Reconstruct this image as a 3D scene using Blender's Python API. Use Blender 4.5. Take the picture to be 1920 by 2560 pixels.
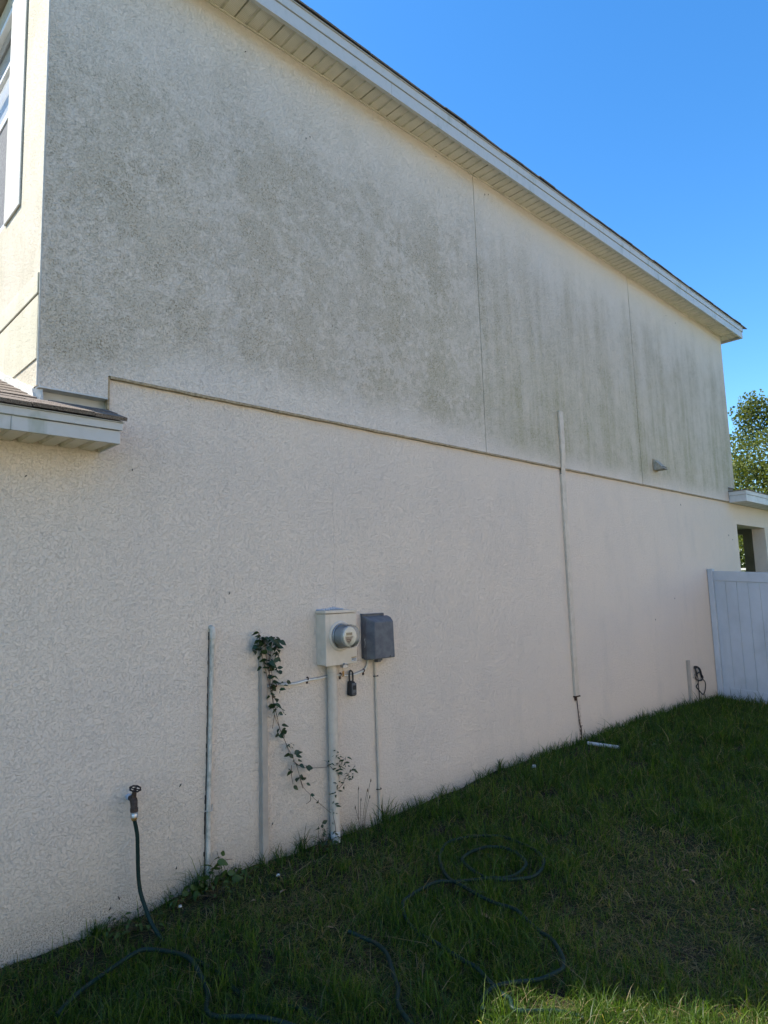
import bpy, math, random
import numpy as np
from mathutils import Vector, Matrix
random.seed(7)
rng = np.random.default_rng(11)
S = bpy.context.scene
for o in list(bpy.data.objects): bpy.data.objects.remove(o)

# ------------------------------------------------------------------ camera
cd = bpy.data.cameras.new('camera'); cam = bpy.data.objects.new('camera', cd); S.collection.objects.link(cam)
cd.sensor_fit = 'VERTICAL'; cd.sensor_height = 24.0; cd.lens = 1671.6/2560*24.0
cd.clip_start = 0.05; cd.clip_end = 2000
M4 = Matrix(((0.719621, -0.062502, -0.691548), (-0.693703, -0.108259, -0.712079), (-0.03036, 0.992156, -0.121263))).to_4x4()
M4.translation = Vector((-1.0875, -3.75, 1.65)); cam.matrix_world = M4
S.camera = cam
# ------------------------------------------------------------------ sky, sun, exposure
SUN_EL = math.radians(54.0)
SUN_DIR = Vector((-0.655*math.cos(SUN_EL), 0.756*math.cos(SUN_EL), math.sin(SUN_EL))).normalized()
w = bpy.data.worlds.new('World'); S.world = w; w.use_nodes = True
nt = w.node_tree; bg = nt.nodes['Background']
sky = nt.nodes.new('ShaderNodeTexSky'); sky.sky_type = 'NISHITA'; sky.sun_disc = False
sky.sun_elevation = SUN_EL; sky.sun_rotation = math.atan2(SUN_DIR.x, SUN_DIR.y)
sky.altitude = 0; sky.air_density = 1.0; sky.dust_density = 0.25; sky.ozone_density = 3.0
hs_ = nt.nodes.new('ShaderNodeHueSaturation'); hs_.inputs['Saturation'].default_value = 1.30
nt.links.new(sky.outputs[0], hs_.inputs['Color']); nt.links.new(hs_.outputs[0], bg.inputs[0]); bg.inputs[1].default_value = 0.13
sl = bpy.data.lights.new('sun', 'SUN'); sl.energy = 5.0; sl.angle = math.radians(0.53); sl.color = (1.0, 0.94, 0.84)
so = bpy.data.objects.new('sun', sl); S.collection.objects.link(so)
so.rotation_euler = SUN_DIR.to_track_quat('Z', 'Y').to_euler(); so.location = (-8, 10, 20)
S.view_settings.view_transform = 'Standard'; S.view_settings.look = 'None'
S.view_settings.gamma = 1.0; S.view_settings.use_curve_mapping = False
S.view_settings.exposure = 1.25
S.render.engine = 'CYCLES'

VINE_LEAVES = [(1.349,1.428),(1.336,1.418),(1.353,1.393),(1.344,1.38),(1.328,1.354),(1.303,1.338),(1.295,1.329),(1.32,1.341),(1.365,1.402),(1.377,1.391),(1.39,1.38),(1.369,1.368),(1.385,1.356),(1.402,1.372),(1.419,1.389),(1.432,1.395),(1.444,1.38),(1.461,1.389),(1.478,1.385),(1.499,1.368),(1.452,1.365),(1.435,1.36),(1.469,1.361),(1.486,1.342),(1.503,1.323),(1.461,1.344),(1.444,1.342),(1.482,1.328),(1.414,1.347),(1.393,1.338),(1.373,1.326),(1.352,1.335),(1.469,1.319),(1.485,1.29),(1.498,1.292),(1.477,1.29),(1.364,1.289),(1.405,1.296),(1.485,1.258),(1.409,1.248),(1.426,1.239),(1.442,1.245),(1.388,1.239),(1.405,1.227),(1.425,1.219),(1.442,1.224),(1.455,1.212),(1.376,1.206),(1.467,1.194),(1.48,1.196),(1.396,1.167),(1.501,1.156),(1.458,1.14),(1.466,1.135),(1.446,1.144),(1.42,1.133),(1.484,1.165),(1.445,1.103),(1.466,1.098),(1.432,1.094),(1.478,1.079),(1.526,1.094),(1.552,1.098),(1.565,1.097),(1.543,1.072),(1.547,1.054),(1.495,1.053),(1.487,1.057),(1.521,1.06),(1.432,1.03),(1.457,1.023),(1.44,1.015),(1.477,1),(1.464,0.968),(1.477,0.962),(1.452,0.956),(1.472,0.932),(1.489,0.944),(1.498,0.936),(1.515,0.92),(1.527,0.901),(1.493,0.909),(1.497,0.898),(1.518,0.823),(1.526,0.812),(1.547,0.798),(1.551,0.787),(1.509,0.804),(1.495,0.766),(1.491,0.763),(1.513,0.77),(1.563,0.686),(1.576,0.694),(1.593,0.695),(1.588,0.682),(1.57,0.63),(1.583,0.631),(1.614,0.626),(1.618,0.615),(1.636,0.624),(1.622,0.59),(1.639,0.578),(1.613,0.578),(1.63,0.558),(1.621,0.552),(1.648,0.554),(1.586,0.529),(1.569,0.535),(1.59,0.524),(1.602,0.44),(1.606,0.429),(1.651,0.475),(1.664,0.479),(1.69,0.465),(1.672,0.463),(1.707,0.422),(1.705,0.536),(1.709,0.528),(1.7,0.527),(1.737,0.343),(1.795,0.294)]
VINE_STEMS = [[(1.429,1.322),(1.436,1.224),(1.439,1.12),(1.459,1.015),(1.483,0.896),(1.516,0.802),(1.561,0.706),(1.603,0.609),(1.646,0.539),(1.671,0.472),(1.692,0.399),(1.749,0.342),(1.839,0.259),(1.922,0.182)],
 [(1.355,1.423),(1.367,1.347),(1.395,1.242),(1.423,1.115),(1.451,1.023),(1.477,0.897),(1.511,0.803),(1.553,0.707),(1.599,0.61)],
 [(1.396,1.372),(1.416,1.274),(1.433,1.169),(1.451,1.057),(1.467,0.987)],
 [(1.459,1.368),(1.454,1.292),(1.447,1.209),(1.456,1.112),(1.464,1.028)],
 [(1.629,0.57),(1.681,0.532),(1.717,0.519),(1.85,0.493),(1.969,0.48)],
 [(1.607,0.554),(1.597,0.494),(1.609,0.437)],
 [(1.667,0.473),(1.683,0.401),(1.695,0.395)],
 [(1.749,0.338),(1.749,0.304),(1.721,0.286)],
 [(1.464,1.076),(1.507,1.082),(1.55,1.091)],
 [(1.47,0.897),(1.461,0.811)]]
CREEPER_LEAVES = [(1.94,0.593),(1.935,0.583),(1.949,0.566),(1.963,0.56),(1.939,0.56),(2.026,0.541),(2.041,0.534),(1.987,0.544),(2.021,0.531),(2.016,0.517),(2.025,0.505),(2.001,0.516),(1.991,0.497),(1.976,0.492),(1.957,0.499),(1.937,0.507),(2.025,0.486),(2.029,0.471),(1.99,0.479),(1.99,0.468),(1.965,0.469),(1.96,0.448),(1.984,0.429),(1.955,0.424),(1.978,0.402),(1.935,0.407),(1.948,0.376),(1.953,0.378),(1.987,0.382),(1.992,0.367),(2.006,0.353),(1.962,0.348),(1.952,0.336),(1.942,0.32),(1.923,0.317),(1.927,0.306),(1.867,0.538),(1.862,0.518),(1.88,0.51),(1.895,0.54),(1.9,0.525),(1.913,0.472),(1.936,0.457),(2.068,0.442),(2.083,0.442),(2.114,0.462),(2.103,0.442),(2.053,0.423),(2.072,0.415),(2.077,0.403),(2.052,0.394),(2.056,0.382),(2.037,0.393),(1.926,0.263),(1.921,0.247),(1.915,0.209),(1.924,0.193),(1.91,0.2),(1.918,0.135),(1.913,0.126),(1.926,0.077),(1.93,0.055),(1.934,0.04)]
CREEPER_STEMS = [[(1.941,-0.034),(1.935,0.094),(1.927,0.18),(1.935,0.27),(1.951,0.331),(1.972,0.405),(1.998,0.472),(2.024,0.525)],
 [(1.951,0.331),(2.01,0.354),(2.05,0.396),(2.091,0.432),(2.128,0.458)],
 [(1.954,0.445),(1.898,0.506),(1.875,0.538)],
 [(1.964,0.471),(1.95,0.589)]]
IVY_LEAVES = [(1.83,0.164),(1.82,0.149),(1.802,0.143),(1.787,0.122),(1.81,0.127),(1.829,0.136),(1.823,0.096),(1.809,0.086),(1.827,0.061),(1.799,0.047),(1.785,0.037),(1.812,0.023),(1.84,0.036),(1.878,0.041),(1.896,0.015),(1.776,0.026),(1.858,0.014)]
IVY_STEMS = [[(1.81,-0.026),(1.826,0.052),(1.834,0.119),(1.837,0.16)],
 [(1.81,-0.026),(1.798,0.038),(1.795,0.118)],
 [(1.83,0.03),(1.867,0.031),(1.904,0.011)]]
WEED_A_LEAVES = [(1.055,0.174),(1.06,0.15),(1.027,0.14),(1.031,0.126),(1.072,0.119),(1.072,0.103),(1.001,0.111),(1.01,0.097),(1.022,0.099),(0.989,0.083),(1.008,0.089),(1.062,0.078),(1.096,0.072),(0.999,0.064),(1.041,0.056),(1.098,0.053),(1.113,0.043),(1.103,0.033),(1.084,0.055),(1.034,0.034),(1.032,0.051),(1.118,0.017),(0.966,0.09),(0.962,0.075),(0.978,0.059),(0.971,0.041),(1.084,0.011),(1.074,0.002),(1.127,-0.002),(0.953,0.027),(1.022,0.113)]
WEED_A_STEMS = [[(1.051,-0.03),(1.042,0.029),(1.056,0.113),(1.037,0.187)],
 [(1.056,-0.031),(1.09,0.063),(1.052,0.146)],
 [(1.009,-0.009),(0.99,0.052),(1.033,0.12)],
 [(1.051,0.102),(1.095,0.118),(1.134,0.115)],
 [(1.028,0.001),(1.066,0.034),(1.119,0.038)]]
WEED_B_LEAVES = [(1.179,0.052),(1.201,0.052),(1.191,0.036),(1.216,0.029),(1.201,0.021),(1.226,0.018),(1.211,0.012)]
WEED_B_STEMS = [[(1.177,-0.016),(1.19,0.03),(1.185,0.047)],
 [(1.197,-0.026),(1.21,0.012),(1.225,0.024)]]
WEED_C_LEAVES = [(1.272,0.035),(1.293,0.023),(1.303,0.008)]
WEED_C_STEMS = [[(1.286,-0.023),(1.291,0.008),(1.279,0.031)],
 [(1.286,-0.023),(1.304,0.005)]]
WEED_D_LEAVES = [(0.842,0.064),(0.836,0.051),(0.845,0.056),(0.782,0.037),(0.775,0.024),(0.784,0.01),(0.797,0.033),(0.806,0.026),(0.789,-0.003),(0.88,0.026),(0.872,0.013),(0.889,0.031),(0.907,0.072),(0.921,0.045),(0.934,0.072)]
WEED_D_STEMS = [[(0.859,-0.001),(0.828,0.024),(0.787,0.033)],
 [(0.864,-0.003),(0.854,0.039),(0.848,0.06)],
 [(0.872,-0.005),(0.895,0.026)],
 [(0.855,0),(0.807,-0.008)]]
CABLE = [(1.422,1.073),(1.512,1.079),(1.652,1.068),(1.761,1.078),(1.875,1.081),(1.965,1.085),(2.052,1.084),(2.154,1.071),(2.267,1.087),(2.311,1.114),(2.331,1.165),(2.332,1.197)]
COIL = [(8.258,0.553),(8.252,0.462),(8.304,0.382),(8.395,0.356),(8.478,0.385),(8.47,0.44),(8.378,0.466),(8.29,0.448),(8.279,0.395),(8.354,0.357),(8.438,0.357),(8.497,0.394),(8.438,0.487),(8.338,0.54),(8.271,0.546),(8.288,0.502),(8.31,0.349),(8.283,0.288),(8.339,0.228),(8.411,0.175),(8.501,0.158),(8.539,0.215),(8.541,0.313),(8.486,0.384),(8.409,0.479),(8.311,0.542),(8.254,0.532)]
HOSE_SPIRAL = [(1.393,-1.914),(1.425,-1.85),(1.441,-1.794),(1.478,-1.693),(1.505,-1.605),(1.51,-1.541),(1.512,-1.457),(1.507,-1.343),(1.498,-1.26),(1.526,-1.164),(1.569,-1.074),(1.637,-0.998),(1.729,-0.957),(1.851,-0.934),(1.979,-0.948),(2.073,-0.997),(2.168,-1.047),(2.256,-1.105),(2.353,-1.156),(2.426,-1.178),(2.535,-1.17),(2.601,-1.132),(2.655,-1.032),(2.658,-0.924),(2.584,-0.843),(2.488,-0.793),(2.385,-0.806),(2.31,-0.867),(2.271,-0.966),(2.266,-1.072),(2.311,-1.162),(2.391,-1.226),(2.49,-1.267),(2.605,-1.252),(2.7,-1.198),(2.782,-1.075),(2.8,-0.945),(2.784,-0.82),(2.702,-0.696),(2.583,-0.616),(2.45,-0.609),(2.307,-0.682),(2.197,-0.777),(2.082,-0.938),(2.057,-1.074),(2.048,-1.215),(2.054,-1.326),(2.068,-1.427),(2.039,-1.522),(1.997,-1.632),(1.971,-1.707),(1.932,-1.769),(1.88,-1.833),(1.809,-1.875),(1.742,-1.877),(1.655,-1.843),(1.54,-1.786),(1.456,-1.756),(1.382,-1.751),(1.323,-1.779),(1.284,-1.817)]
HOSE_LEFT = [(1.042,-1.576),(1.138,-1.456),(1.201,-1.361),(1.266,-1.255),(1.299,-1.151),(1.292,-1.06),(1.26,-0.981)]
HOSE_ARCH = [(-0.008,-0.583),(0.095,-0.515),(0.216,-0.44),(0.344,-0.396),(0.441,-0.393),(0.501,-0.429),(0.55,-0.511),(0.567,-0.63),(0.555,-0.755),(0.527,-0.874),(0.468,-1.016)]
HOSE_MID = [(0.658,-0.77),(0.654,-0.89),(0.657,-0.992),(0.708,-1.102),(0.775,-1.247),(0.804,-1.357)]
HOSE_DROP = [(0.524,-0.107,0.527),(0.54,-0.108,0.417),(0.543,-0.11,0.344),(0.545,-0.113,0.254),(0.547,-0.12,0.183),(0.552,-0.135,0.123),(0.561,-0.165,0.066),(0.569,-0.21,0.008),(0.585,-0.27,-0.046),(0.602,-0.33,-0.08)]
HOSE_DROP_GROUND = [(0.589,-0.458),(0.614,-0.612)]
LITTER = [(1.094,-0.393),(0.775,-0.09),(0.571,-0.256),(0.131,-0.412),(1.207,-0.865),(1.906,-1.316),(3.227,-1.893),(3.101,-1.977),(1.232,-0.425),(3.031,-2.3)]
CHIPS = [(0.781,-0.124),(1.374,-0.204),(4.171,-0.163),(7.704,-0.746)]
PIPE = [(5.226,-0.108),(5.252,-0.427)]
TUFTS = [(1.684,0.012),(2.425,-0.012),(2.448,-0.052),(0.385,0.026),(0.347,0.007),(0.94,-0.054),(0.905,-0.049),(1.459,-0.103),(2.09,-0.063),(2.046,-0.071),(4.378,-0.005),(4.533,0.008),(7.185,0.016),(6.332,0.058),(7.717,0.042),(1.422,-0.722),(1.704,-0.409),(5.373,-0.071),(3.883,0.043)]
# ------------------------------------------------------------------ node helpers
class NT:
    def __init__(s, name):
        s.m = bpy.data.materials.new(name); s.m.use_nodes = True; s.t = s.m.node_tree
        s.b = s.t.nodes['Principled BSDF']; s.out = s.t.nodes['Material Output']
        s.pos = s.n('ShaderNodeNewGeometry').outputs['Position']
    def n(s, k, **kw):
        q = s.t.nodes.new(k)
        for a, v in kw.items(): setattr(q, a, v)
        return q
    def l(s, a, b):
        if isinstance(a, (int, float)): b.default_value = a
        elif isinstance(a, tuple): b.default_value = a if len(a) == 4 or len(b.default_value) == 3 else a + (1,)
        else: s.t.links.new(a, b)
    def math(s, op, a, b=0.0, c=None, clamp=False):
        q = s.n('ShaderNodeMath', operation=op, use_clamp=clamp)
        s.l(a, q.inputs[0]); s.l(b, q.inputs[1])
        if c is not None: s.l(c, q.inputs[2])
        return q.outputs[0]
    def noise(s, scale, detail=2.0, rough=0.5, vec=None, dist=0.0, sc3=None):
        q = s.n('ShaderNodeTexNoise'); q.inputs['Scale'].default_value = scale
        q.inputs['Detail'].default_value = detail; q.inputs['Roughness'].default_value = rough
        q.inputs['Distortion'].default_value = dist
        v = vec or s.pos
        if sc3:
            mp = s.n('ShaderNodeMapping'); s.l(v, mp.inputs[0]); mp.inputs['Scale'].default_value = sc3; v = mp.outputs[0]
        s.l(v, q.inputs['Vector']); return q.outputs[0]
    def step(s, x, a, b, lo=0.0, hi=1.0):
        q = s.n('ShaderNodeMapRange', interpolation_type='SMOOTHSTEP')
        s.l(x, q.inputs[0]); s.l(a, q.inputs[1]); s.l(b, q.inputs[2]); s.l(lo, q.inputs[3]); s.l(hi, q.inputs[4])
        return q.outputs[0]
    def mix(s, f, a, b, mode='MIX'):
        q = s.n('ShaderNodeMix', data_type='RGBA', blend_type=mode)
        s.l(f, q.inputs[0]); s.l(a, q.inputs[6]); s.l(b, q.inputs[7]); return q.outputs[2]
    def xyz(s):
        q = s.n('ShaderNodeSeparateXYZ'); s.l(s.pos, q.inputs[0]); return q.outputs
    def bump(s, h, strength=0.5, dist=0.01):
        q = s.n('ShaderNodeBump'); q.inputs['Strength'].default_value = strength; q.inputs['Distance'].default_value = dist
        s.l(h, q.inputs['Height']); s.l(q.outputs[0], s.b.inputs['Normal']); return q
    def set(s, col=None, rough=0.6, spec=0.4, metal=0.0):
        if col is not None: s.l(col, s.b.inputs['Base Color'])
        s.l(rough, s.b.inputs['Roughness']); s.b.inputs['Specular IOR Level'].default_value = spec
        s.b.inputs['Metallic'].default_value = metal; return s.m

def plain(name, c1, c2=None, scale=20, rough=0.5, spec=0.4, metal=0.0, bump=0.15, bscale=120, bdist=0.001, streak=None):
    t = NT(name); c2 = c2 or tuple(v*0.8 for v in c1)
    f = t.step(t.noise(scale, 4, 0.6), 0.35, 0.68)
    if streak: f = t.math('MAXIMUM', f, t.step(t.noise(streak, 3, 0.6, sc3=(1, 1, 0.06)), 0.5, 0.7))
    t.set(t.mix(f, c1, c2), t.math('MULTIPLY_ADD', f, 0.12, rough), spec, metal)
    t.bump(t.noise(bscale, 3), bump, bdist); return t.m

# ------------------------------------------------------------------ materials
def stucco(name, upper, tone=(0.82, 0.70, 0.575), smooth=0.0, mildew=1.0, front=False):
    t = NT(name)
    x, y, z = t.xyz()
    # knock-down texture: flattened islands with crisp curling edges
    wv = t.n('ShaderNodeTexNoise'); wv.inputs['Scale'].default_value = 30; wv.inputs['Detail'].default_value = 2
    t.l(t.pos, wv.inputs['Vector'])
    va = t.n('ShaderNodeVectorMath', operation='MULTIPLY_ADD'); t.l(wv.outputs[1], va.inputs[0]); va.inputs[1].default_value = (0.035, 0.035, 0.035); t.l(t.pos, va.inputs[2])
    n1 = t.noise(62, 3, 0.6, vec=va.outputs[0])
    n2 = t.noise(14, 2, 0.5)
    thr = t.math('MULTIPLY_ADD', n2, 0.30, 0.345)
    d = t.math('SUBTRACT', n1, thr)
    plate = t.step(d, -0.025, 0.03)
    dd = t.math('ABSOLUTE', d)
    edge = t.step(dd, 0.0, 0.030, 1.0, 0.0)
    brk = t.step(t.noise(34, 3), 0.40, 0.60)
    edge = t.math('MULTIPLY', t.math('MULTIPLY', edge, brk), t.step(t.noise(2.3, 3, 0.6), 0.32, 0.62, 0.35, 1.0))
    fine = t.noise(260, 3, 0.65)
    mid = t.noise(75, 2, 0.6)
    h = t.math('MULTIPLY_ADD', plate, 0.6, t.math('MULTIPLY_ADD', fine, 0.3, t.math('MULTIPLY', mid, 1.2)))
    h = t.math('MULTIPLY_ADD', edge, -0.35, h)
    dist = (0.0046 if upper else 0.0040)*(1-smooth*0.7)
    t.bump(h, 1.0, dist)
    # colour: paint with slow tone drift
    a = t.mix(t.step(t.noise(1.1, 4, 0.6), 0.35, 0.7), tone, tuple(v*f for v, f in zip(tone, (0.95, 0.96, 0.98))))
    a = t.mix(t.math('MULTIPLY', t.step(t.noise(110, 3, 0.7), 0.45, 0.75), 0.10), a, (0.30, 0.25, 0.20))
    if upper:
        # mildew cloud on the high wall, streaked by rain
        st = t.noise(1.0, 4, 0.62, sc3=(2.6, 1, 0.32))
        st2 = t.noise(1.0, 3, 0.6, sc3=(9.0, 1, 0.5))
        cl = t.noise(1.5, 5, 0.6)
        ztop = t.math('MULTIPLY_ADD', cl, 0.8, t.math('MULTIPLY_ADD', st, 0.45, 4.62))
        topm = t.step(t.math('SUBTRACT', z, ztop), -0.65, 0.35, 1.0, 0.0)
        zbot = t.math('MULTIPLY_ADD', cl, 0.28, t.math('MULTIPLY_ADD', st2, 0.14, 2.90))
        lowl = t.math('ADD', t.step(x, 1.0, 0.0, 0.0, 0.30), t.step(x, 2.0, 5.0, 0.0, 0.16)); zbot = t.math('SUBTRACT', zbot, lowl)
        botm = t.step(t.math('SUBTRACT', z, zbot), -0.06, 0.22)
        m = t.math('MULTIPLY', topm, botm)
        body = t.step(t.math('ADD', t.math('MULTIPLY', t.noise(3.0, 6, 0.7), 0.65), t.math('MULTIPLY', st, 0.4)), 0.36, 0.64, 0.58, 1.0)
        right = t.step(x, 2.6, 4.6)
        stre = t.step(t.math('ADD', t.math('MULTIPLY', st2, 0.5), t.math('MULTIPLY', st, 0.5)), 0.40, 0.62)
        body = t.math('MULTIPLY', body, t.mix(right, (1, 1, 1), t.mix(stre, (0.62, 0.62, 0.62), (1.12, 1.12, 1.12))))
        fleck = t.step(t.math('ADD', t.math('MULTIPLY', t.noise(16, 3, 0.7), 0.6), t.math('MULTIPLY', t.noise(2.4, 4, 0.6), 0.5)), 0.52, 0.64, 1.0, 0.45)
        fleck = t.math('MAXIMUM', fleck, t.step(x, 2.8, 4.6, 0.0, 0.95))
        m = t.math('MULTIPLY', t.math('MULTIPLY', t.math('MULTIPLY', m, fleck), body), mildew, clamp=True)
        gre = t.math('MULTIPLY', t.step(x, 1.5, 5.0), t.step(z, 5.0, 3.3))
        film = t.mix(gre, (0.475, 0.405, 0.285), (0.385, 0.355, 0.19))
        crud = t.mix(gre, (0.26, 0.205, 0.125), (0.205, 0.19, 0.085))
        a = t.mix(t.math('MULTIPLY', m, 0.62), a, film)
        sp = t.math('MULTIPLY', t.math('MAXIMUM', edge, t.step(t.noise(90, 2, 0.6), 0.50, 0.66)), t.math('MULTIPLY', m, t.step(t.noise(7, 4, 0.65), 0.35, 0.65, 0.38, 0.85)))
        a = t.mix(sp, a, crud)
    elif front:
        m = t.step(t.noise(2.2, 4, 0.6, sc3=(1, 1, 0.5)), 0.42, 0.66)
        a = t.mix(t.math('MULTIPLY', m, 0.38), a, (0.36, 0.33, 0.22))
        a = t.mix(t.math('MULTIPLY', edge, 0.45), a, (0.24, 0.20, 0.14))
    else:
        # splash-back dirt and moss specks along the ground, stains at pipe feet
        gz = t.math('SUBTRACT', z, t.math('MULTIPLY', t.noise(6, 3), 0.10))
        sp = t.math('MULTIPLY', t.step(gz, 0.13, -0.05), t.step(t.noise(130, 4, 0.75), 0.50, 0.58))
        a = t.mix(t.math('MULTIPLY', sp, 0.85), a, (0.05, 0.045, 0.04))
        a = t.mix(t.math('MULTIPLY', t.step(gz, 0.30, -0.05), 0.30), a, (0.33, 0.31, 0.27))
        dx = t.math('ABSOLUTE', t.math('SUBTRACT', x, 5.285))
        rs = t.math('MULTIPLY', t.step(t.math('MULTIPLY_ADD', t.noise(30, 3), 0.05, dx), 0.028, 0.065, 1.0, 0.0), t.step(z, 0.55, 0.15))
        a = t.mix(t.math('MULTIPLY', rs, t.step(t.noise(40, 3), 0.38, 0.6)), a, (0.10, 0.055, 0.03))
        damp = t.math('MULTIPLY', t.step(t.math('ADD', z, t.math('MULTIPLY', t.noise(1.6, 4), 0.7)), 1.25, 0.45), t.step(x, 3.2, 0.6))
        a = t.mix(t.math('MULTIPLY', damp, 0.30), a, (0.45, 0.37, 0.24))
        cx_ = t.math('MULTIPLY_ADD', t.noise(5, 3), 0.10, 1.985)
        cr_ = t.math('MULTIPLY', t.step(t.math('ABSOLUTE', t.math('SUBTRACT', x, cx_)), 0.0012, 0.0032, 1.0, 0.0), t.math('MULTIPLY', t.step(z, 1.54, 1.56), t.step(z, 2.75, 2.2)))
        a = t.mix(t.math('MULTIPLY', cr_, 0.25), a, (0.20, 0.17, 0.14))
        fx = t.math('MULTIPLY', t.step(t.noise(2.1, 4, 0.65, sc3=(1.5, 1, 0.5)), 0.5, 0.75), 0.16)
        a = t.mix(fx, a, (0.42, 0.40, 0.36))
    a = t.mix(t.math('MULTIPLY', edge, 0.28 if upper else 0.24), a, (0.33, 0.28, 0.22))  # creases darkened by dirt and by occlusion shade painted into the colour
    return t.set(a, 0.85, 0.25)

mLow = stucco('stucco_lower', False)
mUp = stucco('stucco_upper', True, tone=(0.80, 0.705, 0.595))
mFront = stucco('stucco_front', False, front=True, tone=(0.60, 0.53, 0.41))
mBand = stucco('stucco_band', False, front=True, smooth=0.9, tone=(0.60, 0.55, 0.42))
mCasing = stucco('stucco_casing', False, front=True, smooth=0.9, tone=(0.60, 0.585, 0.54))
mWhiteAl = plain('white_aluminium', (0.60, 0.60, 0.58), (0.52, 0.53, 0.50), 5, 0.45, 0.4, bump=0.05)
def fascia_mat():
    t = NT('fascia_aluminium'); x, y, z = t.xyz()
    n = t.step(t.noise(2.6, 4, 0.6), 0.46, 0.62)
    n2 = t.step(t.noise(1.0, 3, 0.6, sc3=(14, 1, 3)), 0.5, 0.68)
    a = t.mix(t.math('MULTIPLY', n, t.math('MULTIPLY', n2, 0.55)), (0.55, 0.55, 0.53), (0.27, 0.31, 0.24))
    a = t.mix(t.math('MULTIPLY', t.step(t.noise(25, 3), 0.5, 0.7), 0.12), a, (0.4, 0.37, 0.30))
    return t.set(a, 0.45, 0.4)
mFascia = fascia_mat()
def soffit_mat():
    t = NT('soffit_aluminium'); x, y, z = t.xyz()
    k = 2*math.pi/0.0175
    a = t.math('SINE', t.math('MULTIPLY', t.math('ADD', x, y), k)); b = t.math('SINE', t.math('MULTIPLY', t.math('SUBTRACT', x, y), k))
    hole = t.step(t.math('MULTIPLY', a, b), 0.25, 0.75)
    fade = t.step(t.noise(4, 3), 0.3, 0.7, 0.5, 0.95)
    c = t.mix(t.math('MULTIPLY', t.step(t.noise(7, 4), 0.42, 0.7), 0.35), (0.82, 0.76, 0.63), (0.62, 0.58, 0.43))
    return t.set(t.mix(t.math('MULTIPLY', hole, t.math('MULTIPLY', fade, 0.8)), c, (0.10, 0.09, 0.07)), 0.5, 0.35)
mSoffit = soffit_mat()
mGroove = plain('soffit_groove', (0.78, 0.72, 0.60), (0.60, 0.56, 0.46), 9, 0.5)
def shingle_mat():
    t = NT('asphalt_shingle'); oi = t.n('ShaderNodeObjectInfo')
    g = t.noise(340, 2, 0.7)
    a = t.mix(oi.outputs['Random'], (0.075, 0.055, 0.045), (0.13, 0.10, 0.08))
    a = t.mix(t.step(g, 0.42, 0.62), a, (0.30, 0.26, 0.22)); a = t.mix(t.step(t.noise(210, 2), 0.55, 0.7), a, (0.03, 0.025, 0.022))
    t.bump(g, 0.6, 0.003); return t.set(a, 0.95, 0.15)
mShingle = shingle_mat()
mScreed = plain('weep_screed', (0.46, 0.36, 0.22), (0.26, 0.20, 0.12), 40, 0.7, bump=0.6, bdist=0.003)
mVinyl = plain('white_vinyl', (0.57, 0.60, 0.64), (0.49, 0.52, 0.55), 2.5, 0.35, 0.5, bump=0.03, streak=5)
mGlassPane = None
def glass_pane():
    t = NT('window_glass'); t.b.inputs['Base Color'].default_value = (0.10, 0.12, 0.13, 1); t.b.inputs['Roughness'].default_value = 0.04
    t.b.inputs['Specular IOR Level'].default_value = 0.9; t.b.inputs['Alpha'].default_value = 0.22
    return t.m
mPane = glass_pane()
mScreen = plain('insect_screen', (0.12, 0.12, 0.125), (0.20, 0.20, 0.20), 60, 0.8, 0.2, bump=0.4, bscale=400)
mBlind = plain('window_blind', (0.80, 0.81, 0.80), (0.72, 0.73, 0.72), 6, 0.6)
mFrameW = plain('window_vinyl', (0.80, 0.81, 0.80), (0.72, 0.73, 0.72), 6, 0.35)
mInside = plain('interior_wall', (0.30, 0.27, 0.22), None, 4, 0.9)
mBeigeMetal = plain('beige_enamel', (0.72, 0.62, 0.50), (0.64, 0.55, 0.43), 8, 0.38, 0.45, bump=0.06, streak=30)
mBeigePaint = plain('painted_pvc', (0.66, 0.57, 0.46), (0.57, 0.485, 0.385), 14, 0.55, 0.35, bump=0.25, streak=40)
mRaceway = plain('painted_raceway', (0.46, 0.40, 0.33), (0.40, 0.345, 0.285), 9, 0.55, 0.3, bump=0.15)
mChalk = plain('chalky_pvc', (0.68, 0.62, 0.53), (0.42, 0.40, 0.33), 26, 0.6, 0.3, bump=0.4, streak=60)
mWhitePVC = plain('white_pvc', (0.72, 0.74, 0.74), (0.55, 0.56, 0.54), 20, 0.4)
mTel = plain('grey_plastic', (0.100, 0.105, 0.118), (0.155, 0.160, 0.168), 18, 0.55, 0.4, bump=0.25, bscale=60)
mBlack = plain('black_rubber', (0.018, 0.018, 0.02), (0.03, 0.03, 0.033), 30, 0.5, 0.4)
mLockFace = plain('lockbox_face', (0.10, 0.11, 0.125), (0.07, 0.075, 0.085), 30, 0.35, 0.5)
mCableW = plain('white_cable', (0.80, 0.77, 0.70), (0.66, 0.63, 0.57), 30, 0.45)
mCableG = plain('grey_cable', (0.36, 0.37, 0.36), (0.28, 0.28, 0.28), 30, 0.5)
mSteel = plain('galvanised_steel', (0.55, 0.57, 0.60), (0.42, 0.43, 0.45), 60, 0.35, 0.5, 0.9)
mBrass = plain('brass', (0.50, 0.30, 0.10), (0.32, 0.20, 0.08), 60, 0.4, 0.5, 0.8)
mBronze = plain('tarnished_bronze', (0.06, 0.04, 0.03), (0.115, 0.08, 0.06), 70, 0.65, 0.3, 0.3, bump=0.8, bscale=180, bdist=0.002)
mIron = plain('dark_iron', (0.02, 0.018, 0.018), (0.045, 0.035, 0.03), 80, 0.6, 0.4, 0.3)
mHose = plain('green_hose', (0.005, 0.020, 0.015), (0.010, 0.030, 0.023), 40, 0.5, 0.22, bump=0.1)
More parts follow.
